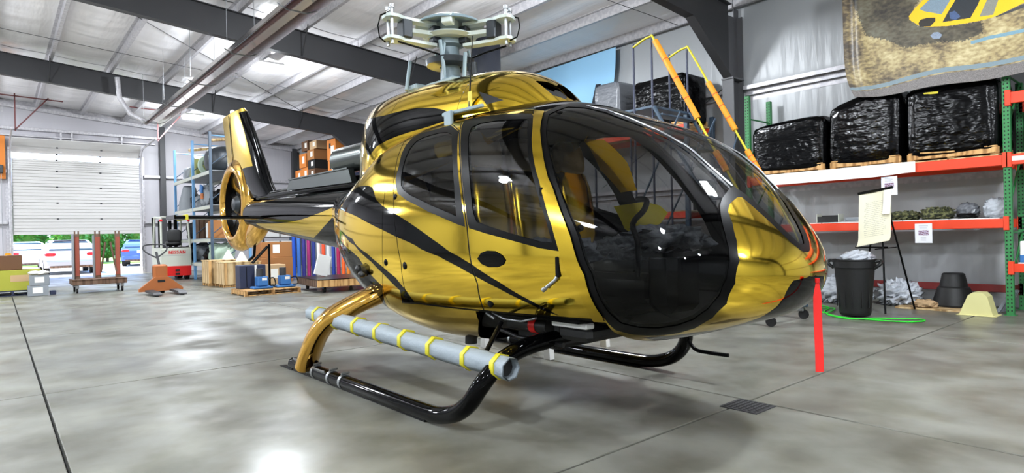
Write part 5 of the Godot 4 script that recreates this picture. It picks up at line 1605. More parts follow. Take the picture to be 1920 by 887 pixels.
func build_right_floor():
	var c := thing("trash_can", "black plastic trash can with a white liner beside the flip chart", "trash can", V(9.02, 0, -3.38))
	var b := MB.new()
	b.lathe([Vector2(0.001, 0.02), Vector2(0.185, 0.02), Vector2(0.195, 0.05), Vector2(0.245, 0.66), Vector2(0.262, 0.67), Vector2(0.265, 0.76), Vector2(0.275, 0.77), Vector2(0.275, 0.785), Vector2(0.255, 0.785), Vector2(0.235, 0.66), Vector2(0.18, 0.06), Vector2(0.001, 0.06)], 32)
	put("barrel", b, M.bin_black, c)
	for s in [-1, 1]:
		put("handle", T1(smooth_path([V(0.0, 0.75, s * 0.26), V(0.03, 0.76, s * 0.33), V(-0.03, 0.72, s * 0.335), V(-0.03, 0.66, s * 0.26)], 4), 0.022, 8), M.bin_black, c)
	for k in 6:
		put("rib", B1(V(-0.215 * cos(k * 0.5 - 1.25), 0.38, 0.215 * sin(k * 0.5 - 1.25)), V(0.012, 0.5, 0.012), 0.003, Basis(V(0, 1, 0), k * 0.5 - 1.25)), M.bin_black, c)
	var ln := MB.new()
	ln.blob(V(0.02, 0.79, 0.02), V(0.21, 0.10, 0.20), 0.5, 51, 1.6, 30, 16, 1.0)
	put("bag_liner", ln, M.film, c)
	# flip chart on its easel
	var e := thing("easel", "thin black tripod easel holding a flip chart", "easel", V(9.72, 0, -3.22))
	for p in [[-0.16, -0.28], [-0.33, 0.09], [0.50, 0.20]]:
		put("leg", T1([V(p[0], 0.01, p[1]), V(-0.04 + (0.06 if p[0] > 0 else 0.0), 1.72, -0.04 + p[1] * 0.12)], 0.013, 8), M.black_satin, e)
	put("tray_bar", T1([V(-0.17, 0.93, -0.34), V(-0.15, 0.93, 0.08)], 0.010, 6), M.black_satin, e)
	put("cross_brace", T1([V(-0.16, 0.90, -0.08), V(0.22, 0.92, 0.07)], 0.008, 6), M.black_satin, e)
	var f := thing("flip_chart", "cream flip chart pad with handwritten lines and a curled page", "flip chart", V(9.60, 0, -3.30))
	var s := MB.new()
	s.sheet(func(u: float, q: float) -> Vector3:
		return V(-0.03 - 0.13 * q - 0.06 * pow(maxf(q - 0.85, 0.0) / 0.15, 2.0) + 0.012 * sin(4.0 * u), 1.70 + 0.06 * u - 0.76 * q + 0.03 * pow(maxf(q - 0.8, 0.0) / 0.2, 2.0) * u, -0.20 + 0.42 * u + 0.02 * q), 12, 24, 0.004, true)
	var cm := mat(Color(1, 1, 1), 0.8); cm.albedo_texture = chart_print()
	put("page", s, cm, f)
	var s2 := MB.new()
	s2.sheet(func(u: float, q: float) -> Vector3: return V(-0.05 - 0.08 * q - 0.02 * u, 1.735 - 0.34 * q, 0.13 + 0.10 * u), 4, 8, 0.003, true)
	put("turned_page", s2, M.paper, f)
	put("top_bar", B1(V(-0.03, 1.735, 0.01), V(0.03, 0.035, 0.46), 0.006, Basis(V(1, 0, 0), -0.14)), M.black_satin, f)
	# green cord
	var pts := [V(9.92, 0.01, -4.29), V(9.64, 0.01, -3.98), V(9.11, 0.01, -3.83), V(8.72, 0.01, -3.47), V(8.70, 0.01, -3.05), V(8.77, 0.01, -2.68), V(8.99, 0.012, -2.55), V(9.10, 0.014, -2.66), V(8.98, 0.014, -2.81), V(8.80, 0.022, -3.02), V(8.60, 0.012, -3.30), V(8.80, 0.02, -3.66), V(9.30, 0.02, -3.78), V(9.60, 0.012, -3.90), V(9.3, 0.024, -4.0), V(8.9, 0.024, -3.75)]
	tag(put("extension_cord", T1(smooth_path(pts, 6), 0.009, 6), M.cord), "bright green cord snaking round the trash can", "cord")
	# things on the floor under the rack
	var bk := thing("tapered_tub", "black stepped plastic tub standing upside down under the rack", "tub", V(10.78, 0, -2.68))
	var tb := MB.new()
	tb.lathe([Vector2(0.27, 0.012), Vector2(0.275, 0.05), Vector2(0.20, 0.30), Vector2(0.175, 0.32), Vector2(0.14, 0.50), Vector2(0.12, 0.515), Vector2(0.001, 0.515)], 32)
	put("shell", tb, M.bin_black, bk)
	put("rim", T1(ring_pts(0.272, 0.02, 32), 0.012, 6), M.bin_black, bk)
	var cr := thing("cream_cover", "cream moulded plastic cover leaning by the green post", "cover", V(10.06, 0.0, -2.22))
	var cb := MB.new()
	cb.prism(P2([-0.20, 0.012, -0.10, 0.27, -0.05, 0.31, 0.06, 0.31, 0.11, 0.26, 0.17, 0.012]), -0.10, 0.16)
	put("shell", cb, M.cream, cr)
	put("flange", B1(V(0.02, 0.006, -0.01), V(0.30, 0.012, 0.44), 0.004), M.cream, cr)
	for k in 4:
		var hb := put("metal_strut", B1(V(0, 0.16, 0), V(0.02, 0.34, 0.04), 0.003, Basis(V(1, 0, 0), 0.5)), M.grey_part)
		hb.position = V(10.46 + 0.05 * k, 0.005, -2.02 + 0.012 * k)
		tag(hb, "flat grey metal strut leaning behind the cream cover", "strut", "struts behind the cream cover")
	var bd := put("floor_board", B1(V(0, 0.014, 0), V(0.46, 0.028, 1.0), 0.003), M.ply); bd.position = V(10.45, 0, -2.78)
	tag(bd, "pale plywood board lying before the black tub", "board")
	var bo := MB.new()
	bo.blob(V(0, 0.05, 0), V(0.10, 0.06, 0.14), 0.6, 61, 4.0, 24, 12, 0.8, true)
	var bp := put("cardboard_scrap", bo, M.cardboard_pale); bp.position = V(10.34, 0.029, -2.92)
	tag(bp, "crumpled cardboard scrap on the plywood board", "scrap")
	for q in [[10.55, -4.15, 0.30, 0.22, 0.40, 71, "clear crumpled plastic sheeting heaped behind the nose"], [10.66, -3.36, 0.22, 0.20, 0.26, 73, "clear crumpled plastic sheeting heaped behind the easel"]]:
		var pb := MB.new()
		pb.blob(V(0, q[3] * 0.8, 0), V(q[2], q[3], q[4]), 0.7, q[5], 3.2, 44, 24, 0.9, true)
		var o := put("plastic_sheeting", pb, M.film); o.position = V(q[0], 0.003, q[1])
		tag(o, q[6], "sheeting")
	# floor drain
	var d := thing("floor_drain", "square perforated iron drain grate set in the concrete", "drain", V(3.94, 0.0, -2.18))
	put("frame", B1(V(0, 0.003, 0), V(0.27, 0.006, 0.27), 0.001), M.dark_steel, d)
	var holes := MB.new()
	for i in 7:
		for j in 7: holes.box(V(-0.105 + i * 0.035, 0.0065, -0.105 + j * 0.035), V(0.02, 0.002, 0.02))
	var ho := put("grate_hole", holes, M.black_matte, d); ho.set_meta("kind", "stuff")
	# ribbon on the nose light
	var rb := MB.new()
	rb.sheet(func(u: float, q: float) -> Vector3:
		return V(0.006 * sin(5.0 * q), -0.48 * q, (u - 0.5) * lerpf(0.012, 0.042, minf(q * 6.0, 1.0))), 3, 16, 0.001)
	var ro := thing("warning_ribbon", "red ribbon hanging from the helicopter's nose", "ribbon", V(3.29, 0.945, -1.415))
	ro.rotation.y = 0.75
	put("strip", rb, M.ribbon, ro)
	put("clip", T1([V(0, 0.012, 0), V(0, -0.012, 0)], 0.012, 8), M.red, ro)
	# little white stands under the belly
	for q in [[4.11, -4.34], [4.98, -4.38], [4.06, -5.30]]:
		var w := MB.new()
		w.prism(P2([-0.045, 0.0, 0.045, 0.0, 0.03, 0.20, -0.03, 0.20]), -0.03, 0.03)
		var o := put("support_foot", w, M.white); o.position = V(q[0], 0, q[1])
		tag(o, "small white wooden foot standing under the helicopter's belly", "stand", "white feet under the belly")

func ring_pts(r: float, y: float, n: int) -> Array:
	var out := []
	for i in n + 1: out.append(V(r * cos(TAU * i / n), y, r * sin(TAU * i / n)))
	return out

# ---------------------------------------------------------------- the door end of the hangar
func build_parts_rack():
	var t := thing("parts_rack", "tall blue steel rack of aircraft parts beside the forklift", "rack", V(0, 0, 0))
	var zs := [-19.95, -22.1, -24.7]
	for z in zs:
		for x in [5.0, 6.1]:
			put("post", B1(V(x, 2.28, z), V(0.075, 4.56, 0.075), 0.005), M.blue_grey if x < 5.5 and z > -21 else M.sky_blue, t)
		for k in 4:
			var y := 0.4 + 1.05 * k
			put("frame_brace", T1([V(5.0, y, z), V(6.1, y + 0.9, z)], 0.014, 6), M.blue_grey, t)
		put("frame_brace", T1([V(5.0, 4.45, z), V(6.1, 4.45, z)], 0.018, 6), M.sky_blue, t)
	for y in [0.55, 1.31, 2.33, 3.38]:
		for i in 2:
			for x in [4.98, 6.12]:
				put("beam", B1(V(x, y - 0.05, (zs[i] + zs[i + 1]) / 2), V(0.045, 0.10, zs[i] - zs[i + 1] - 0.08), 0.005), M.ivory, t)
			for k in 3:
				put("shelf_board", B1(V(5.55, y + 0.012, lerpf(zs[i], zs[i + 1], (k + 0.5) / 3.0)), V(1.14, 0.02, (zs[i] - zs[i + 1]) / 3.0 - 0.03), 0.003), M.grey_part, t)
	for z in [-20.5, -23.0]:
		put("roof_beam", T1([V(5.0, 4.3, z + 0.5), V(6.0, 4.55, z - 0.4)], 0.05, 8), M.ply, t)
	# the parts on it
	var y3 := 3.404
	var d := thing("tail_section", "dark dome shaped fuselage section on the top shelf of the parts rack", "aircraft part", V(5.55, y3, -20.75))
	var b := MB.new()
	b.blob(V(0, 0.38, 0), V(0.50, 0.46, 0.58), 0.04, 3, 2.0, 32, 18, 0.8, true)
	put("shell", b, M.rotor_dark, d)
	put("grey_patch", B1(V(-0.455, 0.42, 0.06), V(0.02, 0.14, 0.52), 0.006, Basis(V(1, 0, 0), -0.12)), M.mint_part, d)
	put("cradle", B1(V(0, 0.02, 0), V(0.7, 0.04, 0.9), 0.01), M.dark_steel, d)
	var r := MB.new()
	r.xf = Transform3D(Basis(V(1, 0, 0), PI / 2) , V(5.42, y3 + 0.34, -21.75))
	r.lathe([Vector2(0.24, -0.1), Vector2(0.34, -0.08), Vector2(0.34, 0.08), Vector2(0.24, 0.1), Vector2(0.20, 0.0)], 30)
	tag(put("engine_ring", r, M.mint_part), "pale green round duct ring standing on the top shelf", "aircraft part")
	var g := MB.new()
	g.xf = Transform3D(Basis.IDENTITY, V(5.5, y3 + 0.0, -22.75))
	g.prism(P2([-0.5, 0.0, 0.45, 0.0, 0.30, 0.62, 0.05, 0.75, -0.2, 0.60]), -0.35, 0.30)
	tag(put("green_fairing", g, M.green_part), "olive green fairing on the top shelf beside the duct ring", "aircraft part")
	var gp := MB.new()
	gp.blob(V(5.5, y3 + 0.22, -23.8), V(0.4, 0.24, 0.45), 0.2, 7, 2.0, 26, 14, 0.6, true)
	tag(put("grey_fairing", gp, M.grey_part), "grey boxy fairing at the far end of the top shelf", "aircraft part")
	var y2 := 2.354
	var cn := MB.new()
	cn.xf = Transform3D(Basis(V(0, 1, 0), 0.3), V(5.35, y2, -24.2))
	cn.lathe([Vector2(0.36, 0.0), Vector2(0.34, 0.3), Vector2(0.20, 0.85), Vector2(0.17, 0.88), Vector2(0.001, 0.88)], 26)
	tag(put("grey_cone", cn, M.grey_part), "tall grey cone shaped cowl on the third shelf", "aircraft part")
	var bl := MB.new()
	bl.xf = Transform3D(Basis.IDENTITY, V(5.25, y2, -21.3))
	bl.blob(V(0, 0.33, 0), V(0.2, 0.36, 0.3), 0.3, 9, 2.0, 26, 16, 0.7, true)
	var gbx := put("gearbox", bl, M.grey_part)
	tag(gbx, "grey lumpy gearbox with a blue and orange cover", "aircraft part")
	put("blue_cover", B1(V(5.03, y2 + 0.56, -21.2), V(0.06, 0.26, 0.24), 0.02, Basis(V(1, 0, 0), 0.2)), M.blue, gbx)
	put("orange_plate", B1(V(5.03, y2 + 0.32, -21.16), V(0.06, 0.18, 0.16), 0.01), M.truck_orange, gbx)
	var rngs := RandomNumberGenerator.new(); rngs.seed = 4
	var looks := [["black intake duct", M.black_satin], ["grey cabin panel", M.grey_part], ["dark cowling piece", M.rotor_dark], ["tan cardboard box", M.cardboard], ["white plastic bin", M.white], ["brown wooden box", M.old_wood], ["folded black cover", M.black_matte], ["pale green panel", M.mint_part]]
	var spots := [[5.45, y2, -20.38], [5.5, y2, -22.7], [5.6, y2, -23.5], [5.4, 1.334, -20.5], [5.5, 1.334, -21.4], [5.45, 1.334, -22.6], [5.5, 1.334, -23.7], [5.4, 0.574, -20.5], [5.5, 0.574, -21.5], [5.5, 0.574, -22.8], [5.5, 0.574, -24.0]]
	for i in spots.size():
		var s: Array = spots[i]
		var lk: Array = looks[i % looks.size()]
		var mb := MB.new()
		var w := rngs.randf_range(0.24, 0.36); var hh := rngs.randf_range(0.22, 0.34)
		if i % 8 in [3, 5]: mb.box(V(0, hh, 0), V(0.6, hh * 2, w * 2.4), 0.01)
		elif i % 8 == 4: mb.box(V(0, hh * 0.8, 0), V(0.5, hh * 1.6, w * 2), 0.04)
		else: mb.blob(V(0, hh * 0.8, 0), V(0.34, hh, w * 1.0), 0.4, 100 + i, 2.4, 26, 14, 0.65, true)
		var o := put("stored_part", mb, lk[1]); o.position = V(s[0], s[1], s[2])
		var where: String = "third" if s[1] > 2 else ("second" if s[1] > 1 else "lowest")
		tag(o, "%s on the %s shelf of the parts rack" % [lk[0], where], "stored part", "parts on the blue rack")

func build_forklift():
	var t := thing("forklift", "ivory and red electric forklift parked by the roller door", "forklift", V(4.50, 0, -22.3))
	var b := MB.new()
	b.prism(P2([0.0, 0.46, 0.0, 1.0, -0.06, 1.06, -1.5, 1.06, -1.5, 0.46]), -0.44, 0.44)
	put("body", b, M.ivory, t)
	var g := MB.new()
	g.prism(P2([0.01, 0.14, 0.03, 0.44, 0.0, 0.46, -0.5, 0.46, -0.5, 0.14]), -0.43, 0.43)
	put("counterweight", g, M.red, t)
	put("top_edge", B1(V(0, 1.07, -0.5), V(0.86, 0.025, 0.9), 0.008), M.black_satin, t)
	put("panel_line", B1(V(0, 0.80, 0.002), V(0.86, 0.008, 0.006)), M.grey_part, t)
	for y in [0.20, 0.32]: put("tow_slot", B1(V(0.02, y, 0.028), V(0.13, 0.07, 0.02), 0.006), M.black_matte, t)
	var tm := TextMesh.new()
	tm.text = "NISSAN"
	var fo := SystemFont.new(); fo.font_names = PackedStringArray(["Droid Sans"]); fo.font_weight = 700
	tm.font = fo; tm.font_size = 32; tm.pixel_size = 0.0044; tm.depth = 0.01
	var tx := put("lettering", tm, M.red, t)
	tx.position = V(0.02, 0.905, 0.006)
	var s := MB.new()
	s.blob(V(0.02, 1.20, -0.55), V(0.24, 0.09, 0.24), 0.0, 1, 1.0, 24, 12, 0.6)
	var seat := put("seat", s, M.black_plastic, t)
	var sb := MB.new()
	sb.blob(V(0.02, 1.44, -0.36), V(0.22, 0.22, 0.07), 0.0, 1, 1.0, 24, 14, 0.5)
	put("seat_back", sb, M.black_plastic, seat)
	for x in [-0.42, 0.42]:
		put("guard_post", T1([V(x, 1.06, -0.06), V(x * 0.94, 2.02, -0.20)], 0.034, 8), M.ivory, t)
		put("guard_post", T1([V(x, 1.06, -1.4), V(x * 0.94, 2.06, -1.2)], 0.034, 8), M.ivory, t)
		put("guard_rail", T1([V(x * 0.94, 2.02, -0.18), V(x * 0.94, 2.08, -1.25)], 0.034, 8), M.ivory, t)
		put("mast_rail", B1(V(x * 0.8, 1.05, -1.75), V(0.10, 2.1, 0.12), 0.01), M.black_satin, t)
		put("rear_wheel", T1([V(x * 0.86 - 0.06, 0.17, -0.34), V(x * 0.86 + 0.06, 0.17, -0.34)], 0.17, 20), M.rubber, t)
		put("front_wheel", T1([V(x * 0.84 - 0.08, 0.26, -1.4), V(x * 0.84 + 0.08, 0.26, -1.4)], 0.26, 20), M.rubber, t)
		put("rear_lamp", B1(V(x * 0.96, 1.95, -0.13), V(0.08, 0.07, 0.05), 0.01), M.tail_red, t)
	for k in 4: put("guard_bar", T1([V(-0.39, 2.07, -0.35 - 0.26 * k), V(0.39, 2.07, -0.35 - 0.26 * k)], 0.018, 6), M.ivory, t)
	put("steering_column", T1([V(-0.05, 1.06, -1.2), V(-0.05, 1.42, -1.0)], 0.03, 8), M.black_satin, t)
	for x in [-0.16, 0.16]: put("lift_cylinder", T1([V(x, 0.2, -1.7), V(x, 2.0, -1.7)], 0.05, 10), M.black_satin, t)

func build_pallet_jack():
	var t := thing("pallet_jack", "orange hand pallet jack on the floor before the forklift", "pallet jack", V(2.98, 0, -16.9))
	for x in [-0.19, 0.33]:
		var f := MB.new()
		f.prism(P2([0.0, 0.05, 0.0, 0.10, 0.95, 0.095, 1.10, 0.05, 1.10, 0.02, 0.95, 0.04]), x - 0.085, x + 0.085)
		var fk := put("fork", f, M.dark_steel, t)
		put("fork_roller", T1([V(x - 0.04, 0.035, 0.98), V(x + 0.04, 0.035, 0.98)], 0.035, 12), M.rubber, fk)
	var b := MB.new()
	b.prism(P2([-0.40, 0.06, 0.54, 0.06, 0.54, 0.12, 0.22, 0.40, -0.06, 0.40, -0.40, 0.12]), -0.02, 0.10, "xy")
	put("frame_plate", b, M.truck_orange, t)
	put("pump_housing", B1(V(0.07, 0.52, -0.04), V(0.30, 0.36, 0.22), 0.04), M.truck_orange, t)
	put("front_label", B1(V(0.07, 0.30, 0.104), V(0.16, 0.06, 0.006)), M.black_matte, t)
	put("steer_wheel", T1([V(-0.02, 0.10, -0.1), V(0.16, 0.10, -0.1)], 0.10, 16), M.rubber, t)
	put("tiller", T1([V(0.07, 0.62, -0.06), V(0.03, 1.0, -0.22)], 0.03, 8), M.dark_steel, t)
	put("tiller_loop", T1(smooth_path([V(0.03, 0.86, -0.17), V(-0.16, 0.98, -0.22), V(-0.24, 1.08, -0.25), V(-0.20, 1.17, -0.28), V(0.02, 1.19, -0.28), V(0.22, 1.17, -0.28), V(0.27, 1.08, -0.25), V(0.20, 0.98, -0.22), V(0.03, 0.86, -0.17)], 4), 0.018, 8), M.dark_steel, t)

func build_dolly():
	var t := thing("post_dolly", "wheeled dolly carrying upright wooden posts before the open door", "dolly", V(2.02, 0, -19.1))
	put("deck", B1(V(0, 0.265, 0), V(1.16, 0.12, 0.9), 0.01), M.old_wood, t)
	put("deck_top", B1(V(0, 0.335, 0), V(1.18, 0.02, 0.92), 0.004), M.old_wood, t)
	for x in [-0.48, 0.48]:
		for z in [-0.36, 0.36]:
			var c := put("caster", B1(V(x, 0.16, z), V(0.07, 0.09, 0.07), 0.01), M.steel, t)
			put("wheel", T1([V(x - 0.02, 0.065, z), V(x + 0.02, 0.065, z)], 0.065, 14), M.rubber, c)
	var spec := [[-0.44, 0.0, 0.11, 1.50, M.truck_orange], [-0.53, 0.05, 0.05, 1.50, M.grey_part], [0.0, 0.0, 0.13, 1.50, M.truck_orange], [-0.08, -0.03, 0.05, 1.46, M.grey_part], [0.44, 0.0, 0.11, 1.50, M.truck_orange]]
	for e in spec:
		var top: float = e[3]
		put("post", B1(V(e[0], (0.34 + top) / 2, e[1]), V(e[2], top - 0.34, 0.09), 0.008), M.old_wood if e[4] == M.truck_orange else e[4], t)
		if e[2] > 0.1:
			put("red_face", B1(V(e[0], 0.92, e[1] + 0.05), V(e[2] * 0.8, 1.0, 0.012), 0.004), M.red_wood, t)
			for s in [-1, 1]: put("fork_tip", B1(V(e[0] + s * e[2] * 0.35, top + 0.03, e[1]), V(0.03, 0.08, 0.06), 0.005), M.old_wood, t)
	put("slanted_post", T1([V(0.06, 0.5, 0.05), V(0.17, 1.28, 0.05)], 0.025, 6), M.old_wood, t)
	put("slanted_post", T1([V(0.40, 0.5, 0.05), V(0.28, 1.28, 0.05)], 0.025, 6), M.old_wood, t)

func carton(label: String, at: Vector3, size: Vector3, m: Material, turn := 0.0, tag_side := true, group := "") -> Node3D:
	var t := thing("carton", label, "box", at, turn, group)
	put("box_body", B1(V(0, size.y / 2, 0), size, 0.008), m, t)
	put("packing_tape", B1(V(0, size.y + 0.0005, 0), V(0.05, 0.002, size.z * 0.98)), M.cardboard_pale, t)
	if tag_side: put("shipping_label", B1(V(-size.x * 0.02, size.y * 0.55, size.z / 2 + 0.001), V(minf(0.2, size.x * 0.5), minf(0.26, size.y * 0.55), 0.002)), M.paper, t)
	return t

func build_left_stack():
	var p := thing("timber_pallet", "dark pallet under taped green cartons by the door", "pallet", V(0.30, 0, -19.9))
	make_pallet_parts(p, 1.3, 1.1, M.navy)
	var g := mat(Color(0.62, 0.62, 0.20), 0.7)
	var a := carton("large olive yellow carton on the dark pallet", V(0.34, 0.126, -19.9), V(1.05, 0.50, 0.9), g, 0.0, false)
	put("panel_edge", B1(V(0.12, 0.30, 0.452), V(0.4, 0.16, 0.004)), M.cardboard_pale, a)
	carton("brown carton lying on the olive yellow carton", V(0.18, 0.632, -19.9), V(0.62, 0.36, 0.5), M.cardboard_dark, 0.05, false)
	var b := carton("grey carton on the floor beside the dark pallet", V(0.72 + 0.05, 0, -18.95), V(0.40, 0.25, 0.34), M.grey_part, 0.0)
	var c := carton("grey carton stacked under crumpled white film", V(0.75 + 0.05, 0.255, -18.95), V(0.38, 0.25, 0.34), M.grey_part, 0.03)
	var f := MB.new()
	f.blob(V(0, 0.045, 0), V(0.20, 0.05, 0.18), 0.5, 15, 3.0, 22, 10, 0.8, true)
	var o := put("film_sheet", f, M.paper); o.position = V(0.80, 0.512, -18.95)
	tag(o, "crumpled white film on the grey cartons", "film")
	var w := put("rubber_block", B1(V(0, 0.06, 0), V(0.12, 0.10, 0.2), 0.01), M.navy); w.position = V(1.06, 0, -18.9)
	tag(w, "small dark block beside the grey cartons", "block")
	var y := thing("door_bollard", "yellow post guarding the roller door track", "bollard", V(0.34, 0, -28.85))
	put("tube", T1([V(0, 0, 0), V(0, 0.95, 0)], 0.10, 18), M.foam_yellow, y)
	put("cap", T1([V(0, 0.95, 0), V(0, 0.98, 0)], [0.10, 0.05], 18), M.foam_yellow, y)
	var m := thing("door_operator", "wooden panel with a grey door motor beside the roller door", "door motor", V(0.08, 4.5, -29.1))
	put("panel", B1(V(0, 0, 0), V(0.5, 1.6, 0.04), 0.006), M.cardboard_orange, m)
	put("motor", B1(V(0.05, -0.45, 0.12), V(0.26, 0.30, 0.2), 0.02), M.dark_steel, m)
	put("chain", T1([V(0.12, -0.6, 0.14), V(0.12, -3.6, 0.14)], 0.012, 6), M.steel, m)

func build_crates():
	for e in [[4.95, -18.55, 1.0, 0.62, 0.70, "long pale plywood crate beside the parts rack"], [5.05, -17.65, 0.95, 0.58, 0.95, "squat plywood crate in front of the long one"]]:
		var t := thing("wooden_crate", e[5], "crate", V(e[0], 0, e[1]))
		for k in 3: put("skid", B1(V(0, 0.035, lerpf(-0.4, 0.4, k / 2.0) * e[4]), V(e[2], 0.07, 0.08), 0.005), M.pine, t)
		put("side_panel", B1(V(0, 0.07 + e[3] / 2, 0), V(e[2], e[3], e[4]), 0.006), M.ply, t)
		put("lid", B1(V(0, 0.08 + e[3], 0), V(e[2] + 0.03, 0.02, e[4] + 0.03), 0.004), M.ply, t)
		for s in [-1, 1]: put("batten", B1(V(s * (e[2] / 2 - 0.04), 0.07 + e[3] / 2, e[4] / 2 + 0.008), V(0.07, e[3], 0.016), 0.003), M.pine, t)
		var tn := MB.new()
		tn.prism(P2([-0.14, 0.0, 0.14, 0.0, 0.0, 0.26]), -0.10, 0.10, "xy")
		var o := put("tent_sign", tn, M.paper); o.position = V(e[0] + 0.1, 0.092 + e[3], e[1] + 0.05)
		tag(o, "white folded tent sign on the " + ("long plywood crate" if e[1] < -18 else "squat plywood crate"), "sign")
	carton("tall brown carton behind the pump pallet", V(6.25, 0, -18.5), V(0.95, 0.72, 0.8), M.cardboard, 0.1)
	carton("brown carton stacked on the tall one behind the pumps", V(6.3, 0.726, -18.5), V(0.9, 0.45, 0.7), M.cardboard, 0.0)
	carton("small open brown carton before the tall one", V(5.92, 0, -17.5), V(0.6, 0.55, 0.5), M.cardboard_pale, 0.0)
	# pallet with two blue pumps and the tail prop
	var p := thing("pump_pallet", "light wooden pallet carrying two blue pumps", "pallet", V(4.78, 0, -14.55))
	make_pallet_parts(p, 1.25, 1.05, M.pine)
	for i in 2:
		var t := thing("hydraulic_pump", "blue hydraulic pump beside the navy cabinet" if i == 0 else "blue hydraulic pump at the free end of the pallet", "pump", V(4.62 + 0.52 * i, 0.126, -14.35))
		put("base", B1(V(0, 0.03, 0), V(0.44, 0.05, 0.28), 0.015), M.blue, t)
		put("tank", B1(V(0, 0.17, 0), V(0.24, 0.22, 0.22), 0.02), M.blue, t)
		put("label", B1(V(0.03, 0.22, 0.112), V(0.11, 0.06, 0.003)), M.paper, t)
		var mt := MB.new(); mt.tube([V(-0.03, 0.28, -0.02), V(-0.03, 0.46, -0.02)], 0.075, 14)
		put("motor", mt, M.dark_steel, t)
		put("hose", T1(smooth_path([V(0.12, 0.2, 0.05), V(0.24, 0.24, 0.08), V(0.28, 0.08, 0.1), V(0.16, 0.06, 0.12)], 4), 0.016, 6), M.rubber, t)
	var n := thing("navy_cabinet", "dark navy steel cabinet standing on the pump pallet", "cabinet", V(4.52, 0.126, -14.80))
	put("body", B1(V(0, 0.27, 0), V(0.58, 0.54, 0.34), 0.012), M.navy, n)
	put("white_tube", T1([V(0.06, 0.02, 0.19), V(0.06, 0.54, 0.19)], 0.028, 8), M.white, n)
	put("door_line", B1(V(-0.14, 0.27, 0.172), V(0.012, 0.48, 0.006)), M.black_satin, n)
	var s := thing("tail_prop", "black prop stand with a slanting strut under the tail fan", "stand", V(5.0, 0.126, -14.95))
	put("foot", B1(V(0, 0.015, 0), V(0.2, 0.03, 0.2), 0.005), M.black_satin, s)
	put("pole", B1(V(0, 0.52, 0), V(0.045, 0.98, 0.045), 0.005), M.black_satin, s)
	put("strut", T1([V(-0.04, 0.95, 0.02), V(-0.42, 0.58, 0.10)], 0.035, 8), M.black_satin, s)

func build_cart_and_rolls():
	var t := thing("flat_cart", "low wooden flat cart on swivel wheels behind the cabin", "cart", V(6.35, 0, -14.1), -0.10)
	put("deck", B1(V(0, 0.30, 0), V(1.5, 0.02, 1.7), 0.004), M.black_satin, t)
	for s in [-1, 1]:
		put("side_rail", B1(V(0, 0.21, s * 0.82), V(1.5, 0.16, 0.06), 0.008), M.pine, t)
		put("end_rail", B1(V(s * 0.72, 0.21, 0), V(0.06, 0.16, 1.58), 0.008), M.old_wood, t)
		for z in [-0.66, 0.66]:
			var c := put("caster", B1(V(s * 0.55, 0.15, z), V(0.08, 0.12, 0.08), 0.01), M.sky_blue, t)
			put("wheel", T1([V(s * 0.55 - 0.025, 0.075, z), V(s * 0.55 + 0.025, 0.075, z)], 0.075, 14), M.rubber, c)
	var p := put("foam_panel", B1(V(0, 0.24, 0), V(0.34, 0.5, 0.05), 0.006, Basis(V(0, 0, 1), -0.26)), M.white)
	p.position = V(6.05, 0.35, -14.3)
	tag(p, "white foam panel leaning on the flat cart", "panel")
	var cols := [[Color(0.10, 0.30, 0.70), "bright blue"], [Color(0.22, 0.42, 0.72), "mid blue"], [Color(0.20, 0.20, 0.50), "indigo"], [Color(0.60, 0.14, 0.40), "magenta"], [Color(0.13, 0.20, 0.48), "dark blue"], [Color(0.86, 0.84, 0.82), "white"], [Color(0.85, 0.30, 0.16), "orange red"], [Color(0.80, 0.80, 0.80), "pale grey"], [Color(0.12, 0.22, 0.55), "royal blue"], [Color(0.62, 0.10, 0.30), "crimson"], [Color(0.86, 0.36, 0.14), "orange"], [Color(0.80, 0.45, 0.12), "amber"], [Color(0.84, 0.80, 0.70), "cream"], [Color(0.78, 0.20, 0.40), "rose"], [Color(0.82, 0.28, 0.50), "pink"], [Color(0.30, 0.28, 0.34), "charcoal"], [Color(0.84, 0.34, 0.18), "vermilion"], [Color(0.16, 0.40, 0.74), "azure"]]
	var a := V(7.25, 0, -19.35); var b := V(9.35, 0, -17.75)
	for i in cols.size():
		var q := a.lerp(b, i / float(cols.size() - 1))
		var r := thing("material_roll", "upright %s material roll in the row behind the flat cart" % cols[i][1], "roll", q, 0.0, "coloured material rolls")
		put("sheet_wrap", T1([V(0, 0.02, 0), V(0, 1.75, 0)], 0.060, 12), mat(cols[i][0], 0.4), r)
		put("core", T1([V(0, 0.0, 0), V(0, 1.79, 0)], 0.034, 10), M.cardboard, r)
	var wb := thing("wall_shelf", "dark steel shelf stacked with white boxes behind the material rolls", "shelf", V(7.9, 0, -22.6))
	for x in [-0.6, 0.6]:
		for z in [-0.25, 0.25]: put("post", B1(V(x, 0.95, z), V(0.05, 1.9, 0.05), 0.004), M.dark_steel, wb)
	for k in 5:
		put("shelf_board", B1(V(0, 0.25 + 0.36 * k, 0), V(1.2, 0.025, 0.52), 0.004), M.dark_steel, wb)
	for k in 5:
		for i in 2:
			carton("white flat box on the %s board of the dark steel shelf" % ["lowest", "second", "middle", "fourth", "top"][k], V(7.62 + 0.56 * i, 0.264 + 0.36 * k, -22.58), V(0.5, 0.22, 0.4), M.white, 0.0, false, "white boxes on the dark shelf")

